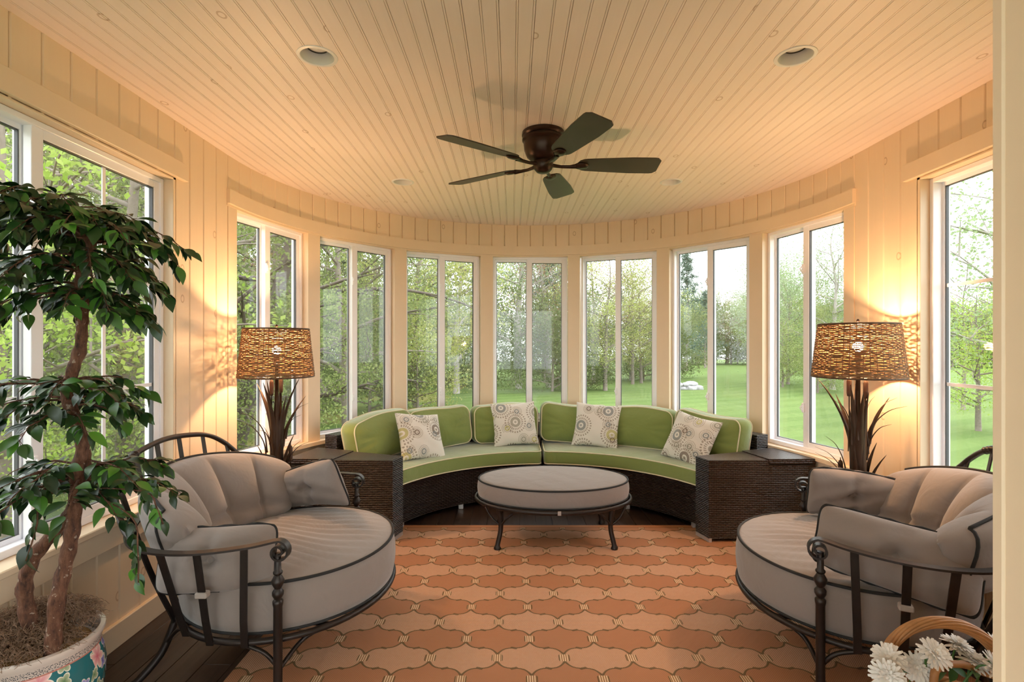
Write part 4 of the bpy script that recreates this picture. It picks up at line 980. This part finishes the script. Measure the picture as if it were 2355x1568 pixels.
# two long hanging sprays
for (a, b_, n) in (((300, 1185), (318, 1340), 12), ((95, 1120), (60, 1290), 12), ((330, 1130), (375, 1205), 8)):
    A_, B_ = fpx(*a, 1.55), fpx(*b_, 1.50); c = fpx(180, 1120); tw.tube(spline([c, A_, A_.lerp(B_, .5) + Vector((.01, 0, 0)), B_], 4), .0022, 5)
    for q in range(n):
        p = A_.lerp(B_, q / n + .03); v = Vector((rd.uniform(-.7, .7), rd.uniform(-.6, .4), -1)).normalized(); leaves.append((p, v))
tw.build('branch', M['fbark'], fic, smooth=True)
def leaf_matrix(p, v):
    up = Vector((rd.uniform(-.5, .5), rd.uniform(-.8, .2), 1)); y = up.cross(v).normalized(); z = v.cross(y); s = rd.uniform(.75, 1.2)
    return Matrix.Translation(p) @ Matrix(((v.x, y.x, z.x, 0), (v.y, y.y, z.y, 0), (v.z, y.z, z.z, 0), (0, 0, 0, 1))) @ Matrix.Scale(s, 4)
leaves = [l for l in leaves if l[0].x + PX > XL + .03]
leaves.sort(key=lambda l: l[0].y - (.3 if l[0].x + PX > -1.62 else -.5))            # those nearest the doorway first
rest = MB()
for i, (p, v) in enumerate(leaves):
    Mx = leaf_matrix(p, v)
    if i < 300: link('leaf', LME[i % 3], fic).matrix_local = Mx
    else: b = LV[i % 3]; rest.add([Mx @ Vector(q) for q in b.v], b.f)
o = rest.build('foliage', M['fleaf'], fic, smooth=True); o['kind'] = 'stuff'

# ------------------------------------------------------------------ flower basket
M['cane'] = simple('honey_cane', (0.40, 0.19, 0.07), .5, var=.35, scale=30)
BX, BY = 1.268, 1.535
bk = thing('flower_basket', 'honey cane basket with tall twisted handle on the floor by the doorway', 'basket', (BX, BY, 0.0046), math.radians(-8))
mb = MB()
for i in range(15):
    z = .012 + i * .0185; r = lerp(.115, .152, i / 14); n = 48
    mb.tube([((r + .004 * (1 if (k // 2 + i) % 2 else -1)) * math.cos(2 * math.pi * k / n), (r + .004 * (1 if (k // 2 + i) % 2 else -1)) * math.sin(2 * math.pi * k / n), z) for k in range(n)], .0095, 6, closed=True)
mb.lathe([(0, .004), (.112, .004), (.114, .012), (0, .014)], 32); mb.build('body', M['cane'], bk, smooth=True)
mb = MB()
for s in range(3): mb.tube([((.158 + .008 * math.cos(k * .7 + s * 2.1)) * math.cos(2 * math.pi * k / 90), (.158 + .008 * math.cos(k * .7 + s * 2.1)) * math.sin(2 * math.pi * k / 90), .292 + .008 * math.sin(k * .7 + s * 2.1)) for k in range(90)], .0085, 6, closed=True)
mb.build('rim', M['cane'], bk, smooth=True)
hd = MB(); N = 70
for s in range(11):
    pts = []
    for k in range(N):
        q = k / (N - 1); a = math.pi * q; c = Vector((-.158 * math.cos(a) * (1 + .22 * math.sin(a) ** .6), 0, .25 + .292 * math.sin(a) ** .72))
        n = Vector((-math.cos(a), 0, math.sin(a))); w = 2 * math.pi * s / 11 + q * 5.2; pts.append(c + (n * math.cos(w) + Vector((0, 1, 0)) * math.sin(w)) * .0125)
    hd.tube(pts, .0048, 6)
hd.build('handle', M['cane'], bk, smooth=True)
M['petal'] = simple('white_petal', (0.80, 0.77, 0.72), .6); M['stem'] = simple('green_stem', (0.06, .16, .04), .5); M['fl_leaf'] = simple('flower_leaf_green', (0.05, 0.14, 0.035), .45, var=.4, scale=25)
def bpx(px, py, Y): return Vector(((px - 1177.5) / 1200 * Y, Y, CAM_H - (py - 788) / 1200 * Y))
FL = [(2043, 1512, 1.47, (-.5, -.5, .8), 'beside the handle foot'), (2040, 1556, 1.40, (-.5, -.9, .2), 'hanging lowest over the rim'), (2150, 1503, 1.45, (0, -.7, .8), 'large one in front of the arch'), (2112, 1535, 1.50, (-.5, -.6, .3), 'tucked low under the large one'), (2203, 1484, 1.56, (.2, -.2, .95), 'flat open, highest inside the arch'), (2240, 1520, 1.52, (.1, -.3, .9), 'small one near the brown twig'), (2287, 1535, 1.46, (.5, -.7, .4), 'at the doorway side rim'), (2290, 1482, 1.60, (.4, -.2, .8), 'behind the far handle foot')]
pet = MB()
for ringi, (n, L, el, w) in enumerate(((24, .041, 5, .0108), (21, .036, 22, .0100), (16, .027, 42, .0088), (10, .017, 62, .0075))):
    for k in range(n):
        a = 2 * math.pi * (k + .5 * (ringi % 2)) / n + .12 * math.sin(k * 5.1); e = math.radians(el + 7 * math.sin(k * 3.3 + ringi)); c, s = math.cos(a), math.sin(a); rows = []
        for i in range(5):
            q = i / 4; r = .003 + L * q * math.cos(e); z = .002 * ringi + L * q * math.sin(e) - .006 * q * q; ww = w * math.sin(math.pi * (.12 + .76 * q)) ** .7
            rows.append([(c * r - s * ww * h, s * r + c * ww * h, z + abs(h) * .002) for h in (-.5, 0, .5)])
        pet.grid(rows)
pet.lathe([(0.0, .012), (.004, .011), (.0065, .006), (.0065, -.002), (0, -.004)], 10)
pet_me = pet.mesh('petals', M['petal'], True)
for i, (px, py, Y, d, lb) in enumerate(FL):
    p = bpx(px, py, Y); d = Vector(d).normalized(); t = thing('white_flower', 'white chrysanthemum in the cane basket, ' + lb, 'flower', p, 0, 'white flowers in the basket')
    q = d.to_track_quat('Z', 'Y'); h = link('flower_head', pet_me, t); h.rotation_euler = q.to_euler()
    base = Vector((BX + rd.uniform(-.06, .06), BY + rd.uniform(-.06, .06), .22)) - p
    MB().tube(spline([tuple(-d * .003), tuple(-d * .05 + Vector((0, 0, -.01))), tuple(base)], 5), .0028, 6).build('stem', M['stem'], t, smooth=True)
    for k in range(3):
        lp = (-d * .05 + Vector((0, 0, -.01))).lerp(base, .25 * k); v = Vector((rd.uniform(-1, 1), rd.uniform(-1, .3), rd.uniform(-.3, .5))).normalized()
        if (p + lp).z < .30: continue
        lf = leaf_shape(.065, .034, .12, .014).build('leaf', M['fl_leaf'], t, smooth=True); lf.matrix_local = leaf_matrix(lp, v)
twg = MB(); twg.tube(spline([bpx(2150, 1640, 1.50), bpx(2147, 1570, 1.46), bpx(2160, 1532, 1.47), bpx(2215, 1528, 1.50), bpx(2260, 1545, 1.5), bpx(2300, 1560, 1.48), bpx(2330, 1590, 1.47)], 5), .010, 8)
tw_ = twg.build('twig', M['cane'], None, smooth=True); tag(tw_, 'brown bark twig arched among the white flowers of the basket', 'twig')
# ------------------------------------------------------------------ outdoors: lawn and trees
def ground_z(x, y):
    d = math.hypot(x, y)
    z = -0.62 - 0.018 * max(0, d - 6)
    z += 0.10 * math.sin(x * 0.11 + 1.0) * math.sin(y * 0.09)
    if x > 8 and y > 14: z += 0.5 * min(1, (x - 8) / 12) * min(1, (y - 14) / 14)
    return z
def lawn_mat():
    t = NT('lawn_grass'); co = t.coord('Object')
    n1 = t.noise(co, 0.25, 4); n2 = t.noise(co, 9.0, 5, 0.7); n3 = t.noise(co, 70, 2)
    c = t.mix(t.ramp(n1, [(0.4, 0.0), (0.62, 1.0)]), (0.145, 0.205, 0.060), (0.185, 0.235, 0.075))
    c = t.mix(t.ramp(n2, [(0.35, 0.0), (0.7, 1.0)]), c, (0.11, 0.175, 0.045))
    # mowing stripes across the open lawn
    mp = t.n('ShaderNodeMapping'); t.l(co, mp.inputs[0]); mp.inputs['Rotation'].default_value = (0, 0, math.radians(62))
    w = t.n('ShaderNodeTexWave'); t.l(mp.outputs[0], w.inputs['Vector']); w.inputs['Scale'].default_value = 0.28; w.inputs['Distortion'].default_value = 0.8
    c = t.mix(t.math('MULTIPLY', t.ramp(w.outputs[1], [(0.42, 0.0), (0.58, 1.0)]), 0.35), c, (0.20, 0.27, 0.085))
    # litter and bare soil under the trees
    sx = t.n('ShaderNodeSeparateXYZ'); t.l(co, sx.inputs[0])
    under = t.math('MULTIPLY', t.ramp(n1, [(0.45, 0.0), (0.55, 1.0)]), t.math('LESS_THAN', sx.outputs[0], -2.5))
    c = t.mix(t.math('MULTIPLY', under, 0.55), c, (0.30, 0.22, 0.08))
    t.bump(t.math('ADD', n2, t.math('MULTIPLY', n3, 0.5)), 0.8, 0.06); return t.set(c, 0.9, spec=0.1)
M['lawn'] = lawn_mat()
mb = MB(); N = 70
mb.grid([[(x, y, ground_z(x, y)) for y in np.linspace(-40, 110, N)] for x in np.linspace(-90, 90, N)])
lawn = mb.build('lawn', M['lawn'], smooth=True)
# the lawn keeps clear of the house: cut the cells under the room
tag(lawn, 'open mown green lawn outside the windows', 'lawn', kind='structure')

def leaf_mat(name, c1, c2, trans=0.45):
    t = NT(name); g = t.n('ShaderNodeNewGeometry'); ri = g.outputs['Random Per Island']
    col = t.mix(ri, [x * 0.70 for x in c1], [x * 0.70 for x in c2])
    df = t.n('ShaderNodeBsdfDiffuse'); tl = t.n('ShaderNodeBsdfTranslucent'); t.l(col, df.inputs[0]); t.l(col, tl.inputs[0])
    mx = t.n('ShaderNodeMixShader'); mx.inputs[0].default_value = trans; t.l(df.outputs[0], mx.inputs[1]); t.l(tl.outputs[0], mx.inputs[2])
    t.l(mx.outputs[0], t.out.inputs[0]); return t.m
M['bark'] = simple('grey_brown_bark', (0.21, 0.17, 0.14), 0.9, var=0.4, scale=14)
M['bark_dark'] = simple('dark_brown_bark', (0.11, 0.085, 0.07), 0.9, var=0.4, scale=14)
M['bark_pale'] = simple('pale_grey_bark', (0.36, 0.32, 0.29), 0.9, var=0.35, scale=10)
LM = {'maple': leaf_mat('maple_leaf', (0.42, 0.62, 0.10), (0.66, 0.80, 0.24), 0.5),
      'green': leaf_mat('spring_leaf', (0.29, 0.36, 0.11), (0.56, 0.61, 0.27), 0.5),
      'mid': leaf_mat('mid_green_leaf', (0.20, 0.27, 0.08), (0.42, 0.48, 0.19), 0.5),
      'deep': leaf_mat('deep_green_leaf', (0.21, 0.25, 0.11), (0.38, 0.42, 0.20), 0.5),
      'yellow': leaf_mat('yellow_green_leaf', (0.46, 0.52, 0.14), (0.70, 0.70, 0.30), 0.5),
      'red': leaf_mat('reddish_bud', (0.42, 0.25, 0.16), (0.58, 0.40, 0.24), 0.45),
      'pale': leaf_mat('pale_green_leaf', (0.36, 0.46, 0.24), (0.52, 0.62, 0.34), 0.5),
      'pine': leaf_mat('pine_needle', (0.18, 0.25, 0.19), (0.30, 0.37, 0.29), 0.35)}
def leaf_mesh(name, pts, size, rnd, m, dirs=None, aspect=0.6, droop=0.35):
    """many small pointed leaves around the given points, one mesh"""
    n = len(pts); P = np.array(pts)
    d = rnd.normal(size=(n, 3)); d[:, 2] -= droop
    d /= np.linalg.norm(d, axis=1)[:, None]
    u = rnd.normal(size=(n, 3)); u -= (u * d).sum(1)[:, None] * d; u /= np.linalg.norm(u, axis=1)[:, None]
    s = size * rnd.uniform(0.65, 1.3, n)[:, None]
    nrm = np.cross(d, u)
    A = P; B = P + d * s * 0.5 + u * s * aspect * 0.5 + nrm * s * 0.08; C = P + d * s; D = P + d * s * 0.5 - u * s * aspect * 0.5 + nrm * s * 0.08
    vv = np.stack([A, B, C, D], 1).reshape(-1, 3).astype(np.float32)
    me = bpy.data.meshes.new(name); me.vertices.add(4 * n); me.vertices.foreach_set('co', vv.ravel())
    me.loops.add(4 * n); me.loops.foreach_set('vertex_index', np.arange(4 * n, dtype=np.int32))
    me.polygons.add(n); me.polygons.foreach_set('loop_start', np.arange(0, 4 * n, 4, dtype=np.int32)); me.polygons.foreach_set('loop_total', np.full(n, 4, dtype=np.int32))
    me.materials.append(m); me.update(); me.validate(); return me
def grow(seed, h, spread, tr_r, base=0.25, n_br=16, lean=(0, 0), rise=0.5, sub=5, twig=3):
    """skeleton of a broadleaf tree: trunk, boughs, side branches, twigs. Returns mesh and twig points"""
    rd = random.Random(seed); mb = MB(); tips = []
    tp = []; nT = 9; wx = wy = 0
    for i in range(nT):
        t = i / (nT - 1); wx += rd.uniform(-1, 1) * 0.02 * h; wy += rd.uniform(-1, 1) * 0.02 * h
        tp.append(Vector((wx * t + lean[0] * h * t, wy * t + lean[1] * h * t, h * t * 0.93)))
    mb.tube(spline(tp, 3), [tr_r * (1 - 0.88 * i / (3 * nT - 3)) for i in range(3 * nT - 2)], 8)
    def at(t):
        f = t * (nT - 1); i = min(int(f), nT - 2); return tp[i].lerp(tp[i + 1], f - i)
    for b in range(n_br):
        t = lerp(base, 0.97, (b + rd.random() * 0.7) / n_br); p0 = at(t); az = b * 2.4 + rd.uniform(-0.5, 0.5)
        L = spread * (0.45 + 0.75 * math.sin(math.pi * min(1, 0.25 + 0.75 * (1 - t)))) * rd.uniform(0.75, 1.1)
        r0 = tr_r * (1 - 0.85 * t) * 0.55
        dr = Vector((math.cos(az), math.sin(az), rise * rd.uniform(0.5, 1.3))).normalized()
        pts = [p0]; p = p0.copy(); d = dr.copy()
        for s in range(6):
            d = (d + Vector((rd.uniform(-.25, .25), rd.uniform(-.25, .25), rd.uniform(-.12, .16)))).normalized(); p = p + d * L / 6; pts.append(p.copy())
        mb.tube(pts, [max(0.004, r0 * (1 - 0.14 * i)) for i in range(7)], 5)
        for q in range(sub):
            k = 1 + int(rd.random() * 5.99); p1 = pts[k]; d2 = (pts[min(k + 1, 6)] - pts[k - 1]).normalized()
            d2 = (d2 + Vector((rd.uniform(-1, 1), rd.uniform(-1, 1), rd.uniform(-.4, .6)))).normalized(); L2 = L * rd.uniform(0.18, 0.4)
            e = [p1 + d2 * L2 * f + Vector((0, 0, -0.1 * L2 * f * f)) for f in (0, .5, 1)]
            mb.tube(e, [max(0.003, r0 * 0.35), max(0.003, r0 * 0.25), 0.003], 4)
            for w in range(twig): tips.append(e[1].lerp(e[2], rd.random()) + Vector((rd.gauss(0, .07), rd.gauss(0, .07), rd.gauss(0, .05))) * L2 * 2)
        for w in range(twig * 2): tips.append(pts[6].lerp(pts[4], rd.random()))
    return mb, tips
def scatter(tips, per, sd, rnd):
    P = np.repeat(np.array([tuple(p) for p in tips]), per, axis=0); return P + rnd.normal(size=P.shape) * sd * np.array([1, 1, 0.7])
KIND = {}
def tree_kind(key, seed, h, spread, tr_r, leafkey, per, sd, size, bark='bark', **kw):
    rnd = np.random.default_rng(seed); mb, tips = grow(seed, h, spread, tr_r, **kw)
    KIND[key] = (mb.mesh('trunk', M[bark], True), leaf_mesh('foliage', scatter(tips, per, sd, rnd), size, rnd, LM[leafkey]))
def conifer_kind(key, seed, h, spread, tr_r):
    rd = random.Random(seed); rnd = np.random.default_rng(seed); mb = MB(); tips = []
    mb.tube([(0, 0, 0), (0.02 * h, 0, h * .5), (0, 0, h)], [tr_r, tr_r * .6, 0.01], 7)
    for i in range(34):
        t = 0.14 + 0.84 * i / 34; L = spread * (1.05 - t) * rd.uniform(.6, 1.15); az = i * 2.4
        p0 = Vector((0.02 * h * math.sin(math.pi * t), 0, h * t)); e = p0 + Vector((math.cos(az) * L, math.sin(az) * L, L * rd.uniform(-.1, .3)))
        mb.tube([p0, p0.lerp(e, .5) + Vector((0, 0, -.04 * L)), e], [tr_r * .25 * (1.05 - t), 0.02, 0.006], 4)
        for q in range(16): tips.append(p0.lerp(e, rd.uniform(.25, 1.05)) + Vector((rd.gauss(0, .1), rd.gauss(0, .1), rd.gauss(0, .05))) * L)
    KIND[key] = (mb.mesh('trunk', M['bark'], True), leaf_mesh('foliage', scatter(tips, 9, 0.16, rnd), 0.30, rnd, LM['pine'], aspect=.18, droop=-.2))
tree_kind('maple_near', 3, 5.2, 2.3, 0.08, 'maple', 17, 0.16, 0.066, n_br=22, base=0.10, rise=.35, sub=6)
tree_kind('maple_dark', 5, 6.5, 2.8, 0.13, 'mid', 30, 0.20, 0.052, n_br=24, base=0.12, rise=.3, sub=6)
tree_kind('maple_far', 6, 4.4, 2.2, 0.08, 'maple', 26, 0.22, 0.062, n_br=24, base=0.16, rise=.35, sub=6)
tree_kind('leaning', 11, 7.0, 3.6, 0.17, 'mid', 24, 0.22, 0.048, 'bark_dark', n_br=24, base=0.16, lean=(0.22, 0.05), rise=.22, sub=7)
tree_kind('wood_a', 21, 10.0, 3.0, 0.16, 'green', 26, 0.38, 0.095, n_br=24, base=.12, sub=5)
tree_kind('wood_b', 22, 10.5, 3.2, 0.17, 'pale', 17, 0.36, 0.095, 'bark_pale', n_br=24, base=.14, sub=5, rise=.7)
tree_kind('wood_c', 23, 8.5, 3.0, 0.14, 'yellow', 26, 0.40, 0.10, n_br=22, base=.12, sub=5)
tree_kind('wood_red', 24, 10.5, 2.6, 0.15, 'red', 17, 0.32, 0.09, 'bark_pale', n_br=24, base=.22, sub=6, rise=.8)
tree_kind('wood_deep', 25, 9.0, 3.2, 0.16, 'deep', 26, 0.42, 0.11, n_br=24, base=.06, sub=5)
tree_kind('willow', 26, 5.5, 3.0, 0.10, 'pale', 24, 0.30, 0.085, n_br=26, base=.05, sub=6, rise=.9)
tree_kind('bush', 27, 2.4, 1.5, 0.035, 'green', 26, 0.16, 0.05, n_br=18, base=.04, sub=5, rise=.5)
tree_kind('bush_yellow', 28, 2.8, 1.7, 0.04, 'yellow', 28, 0.18, 0.055, n_br=18, base=.04, sub=5, rise=.4)
tree_kind('bush_deep', 29, 2.6, 1.9, 0.04, 'deep', 28, 0.2, 0.065, n_br=18, base=.03, sub=5, rise=.3)
tree_kind('bare', 30, 8.5, 2.6, 0.11, 'red', 1, 0.2, 0.10, 'bark', n_br=26, base=.2, sub=8, rise=.9)
conifer_kind('pine', 31, 9.5, 2.6, 0.15)
def plant(name, key, px, dist, label, s=1.0, rz=0.0, group=None, cat='tree', dz=0.0):
    m = (px - 1177.5) / 1200.0; x, y = m * dist, dist
    t = thing(name, label, cat, (x, y, ground_z(x, y) - 0.03 + dz), rz, group); t.scale = (s, s, s)
    tk, fo = KIND[key]; link('trunk', tk, t); f = link('foliage', fo, t); f['kind'] = 'stuff'; return t
# close trees outside the wide window behind the ficus
plant('maple_tree', 'maple_near', 20, 5.0, 'bright yellow green maple close outside the window behind the ficus', 1.0, 0.4)
plant('maple_tree', 'maple_near', -160, 4.2, 'low bright maple sapling behind the ficus trunk', 0.62, 2.0)
plant('leafy_tree', 'maple_dark', 290, 6.6, 'dense green tree outside the gridded sash behind the ficus', 1.0, 1.2)
plant('leafy_tree', 'maple_dark', -60, 9.5, 'tall green tree further behind the bright maple', 1.25, 3.0)
plant('leafy_tree', 'wood_a', 170, 13, 'tall leafy tree standing deep behind the ficus window', 1.0, 0.2)
plant('bush', 'bush_deep', 230, 7.6, 'low dark green bush under the trees behind the ficus', 1.2, 1.0, cat='bush')
plant('bush', 'bush', 90, 5.8, 'fresh green bush under the bright maple', 0.85, 2.0, cat='bush')
# behind the first bay windows on that side
plant('leaning_tree', 'leaning', 520, 8.0, 'dark leaning tree with spreading boughs outside the bay beside the lamp', 1.0, 0.15)
plant('leafy_tree', 'wood_a', 640, 14, 'leafy green tree standing behind the leaning tree', 0.95, 1.9)
plant('leafy_tree', 'maple_dark', 800, 11.5, 'green tree with long level branches over the lawn edge', 1.0, 2.6)
plant('bush', 'bush', 590, 7.2, 'light green bush at the foot of the leaning tree', 0.95, 0.5, cat='bush')
plant('bush', 'bush_deep', 700, 12.5, 'dark green bush between the leaning tree and the level branched tree', 1.3, 2.2, cat='bush')
plant('bush', 'bush_deep', 850, 16, 'dark green bush at the lawn edge under the level branched tree', 1.4, 0.7, cat='bush')
plant('bush', 'bush_yellow', 960, 16, 'yellow green bush reaching to the ground at the lawn edge', 1.25, 0.7, cat='bush')
plant('leafy_tree', 'wood_c', 955, 17.5, 'yellow green tree rising over the yellow green bush', 0.9, 2.2)
plant('leafy_tree', 'wood_b', 1050, 23, 'pale spring tree between the yellow green tree and the pale trunk', 0.9, 1.1)
plant('pale_trunk_tree', 'wood_b', 1193, 26, 'tall pale trunk tree with sparse leaves outside the middle window', 1.15, 0.5)
plant('reddish_tree', 'wood_red', 1262, 27, 'reddish budding tree beside the tall pale trunk tree', 1.05, 0.2)
plant('bush', 'bush_deep', 1270, 24, 'dark green bush below the reddish budding tree', 1.7, 0.9, cat='bush')
plant('pine_tree', 'pine', 1255, 33, 'dark pine behind the reddish budding tree', 1.0, 0.9)
plant('round_tree', 'wood_c', 1392, 24.5, 'round yellow green tree on a short dark trunk at the lawn edge', 0.78, 1.4)
plant('reddish_tree', 'wood_red', 1365, 31, 'thin reddish tree topping the round yellow green tree', 0.85, 2.4)
plant('round_tree', 'wood_c', 1475, 31, 'smaller yellow green tree further back beside the round tree', 0.72, 3.4)
plant('bare_tree', 'bare', 1455, 30, 'thin nearly bare tree behind the yellow green trees', 0.95, 1.0)
plant('bush', 'bush_deep', 1340, 25, 'dark green bush left under the round yellow green tree', 1.2, 0.4, cat='bush')
plant('pine_tree', 'pine', 1578, 46, 'grey green pine standing above the rising lawn', 1.12, 0.3)
plant('pine_tree', 'pine', 1622, 50, 'shorter bushy pine next to the grey green pine', 0.80, 1.5)
plant('willow_tree', 'willow', 1812, 27, 'pale green willow bush at the far lawn edge', 0.95, 0.3)
plant('willow_tree', 'willow', 1862, 29, 'broad pale green willow between the willow bush and the tall pale tree', 1.0, 1.3)
plant('bush', 'bush', 1800, 25.5, 'fresh green bush in front of the willow bush', 1.5, 1.3, cat='bush')
plant('willow_tree', 'wood_b', 1915, 24, 'tall pale tree beside the willow bush', 0.78, 1.3)
plant('bush', 'bush', 1880, 22.5, 'soft green bush below the tall pale tree', 1.3, 0.3, cat='bush')
plant('willow_tree', 'willow', 1770, 36, 'second pale willow further back on the lawn', 1.0, 2.3)
plant('leafy_tree', 'maple_far', 2250, 12.5, 'light green maple on the lawn outside the wide window by the flower basket', 0.80, 1.8)
plant('bare_tree', 'bare', 2215, 17, 'thin nearly bare tree behind the light green maple', 0.62, 2.8)
plant('leafy_tree', 'wood_b', 2390, 11, 'tall tree hanging pale leaves over the lawn by the flower basket', 0.9, 0.0)
# the wood closing the view
wr = random.Random(5); keys = ['wood_a', 'wood_c', 'wood_b', 'wood_deep', 'wood_red', 'wood_a', 'pine', 'wood_b']
WOODL = {'wood_a': 'fresh green tree in the wood edge across the lawn', 'wood_b': 'pale leafed tree in the wood edge across the lawn', 'wood_c': 'yellow green tree in the wood edge across the lawn',
         'wood_deep': 'dark green tree in the wood edge across the lawn', 'wood_red': 'reddish tree in the wood edge across the lawn', 'pine': 'dark pine in the wood edge across the lawn'}
for i, px in enumerate(range(-300, 1560, 62)):
    left = px < 1000; d = (lerp(15, 30, max(0, px) / 1000) if left else 36) + wr.uniform(-2, 5)
    k = keys[(i * 3 + int(wr.random() * 3)) % 8]; s = (1.15 if left else 0.95 if px < 1330 else 0.68) * wr.uniform(.85, 1.15)
    plant('wood_tree', k, px + wr.uniform(-20, 20), d, WOODL[k], s, wr.uniform(0, 6.28), 'wood edge across the lawn')
for i, px in enumerate(range(1540, 2560, 26)):
    d = 62 + wr.uniform(-6, 8); k = ['wood_red', 'pine', 'wood_b', 'wood_a', 'wood_red', 'wood_c'][i % 6]
    plant('wood_tree', k, px, d, WOODL[k], wr.uniform(.62, .85), wr.uniform(0, 6.28), 'wood edge across the lawn')
for i, px in enumerate(range(560, 1560, 70)):
    d = (lerp(18, 29, (px - 560) / 600) if px < 1160 else 33) + 2 + wr.uniform(-1, 2)
    plant('undergrowth_bush', 'bush_deep', px + wr.uniform(-15, 15), d, 'dark bush of the undergrowth below the wood edge', wr.uniform(1.2, 1.7), wr.uniform(0, 6), 'undergrowth below the wood edge', 'bush')
for i, px in enumerate(range(1530, 2560, 55)):
    plant('undergrowth_bush', 'bush_deep' if i % 2 else 'bush', px + wr.uniform(-15, 15), 58 + wr.uniform(-3, 3), ('dark' if i % 2 else 'light green') + ' bush of the undergrowth at the far end of the lawn', wr.uniform(2.0, 2.8), wr.uniform(0, 6), 'undergrowth at the far end of the lawn', 'bush')
for i, px in enumerate(range(1550, 2560, 55)):
    plant('undergrowth_bush', 'bush' if i % 2 else 'bush_deep', px + wr.uniform(-15, 15), 66 + wr.uniform(-2, 2), ('light green' if i % 2 else 'dark') + ' bush of the undergrowth at the far end of the lawn', wr.uniform(2.0, 2.6), wr.uniform(0, 6), 'undergrowth at the far end of the lawn', 'bush')
# stones on the lawn
M['stone'] = simple('grey_field_stone', (0.42, 0.40, 0.42), 0.85, var=.35, scale=5)
for i in range(7):
    x, y = lerp(8.0, 8.95, (i % 4) / 3.0) + wr.uniform(-.1, .1), 25.2 + wr.uniform(-.2, .2); z = ground_z(x, y) + 0.08 + 0.18 * (i // 4)
    rr = wr.uniform(.17, .26); P = []
    for a in range(7):
        th = math.pi * a / 6; P.append([(rr * 1.4 * math.sin(th) * math.cos(b * math.pi / 4) * wr.uniform(.8, 1.1), rr * math.sin(th) * math.sin(b * math.pi / 4) * wr.uniform(.8, 1.1), rr * .65 * math.cos(th)) for b in range(8)])
    o = MB().grid(P, cv=True).build('field_stone', M['stone']); o.location = (x, y, z)
    tag(o, 'grey field stone in the small heap on the open lawn', 'stone', 'stone heap on the lawn')
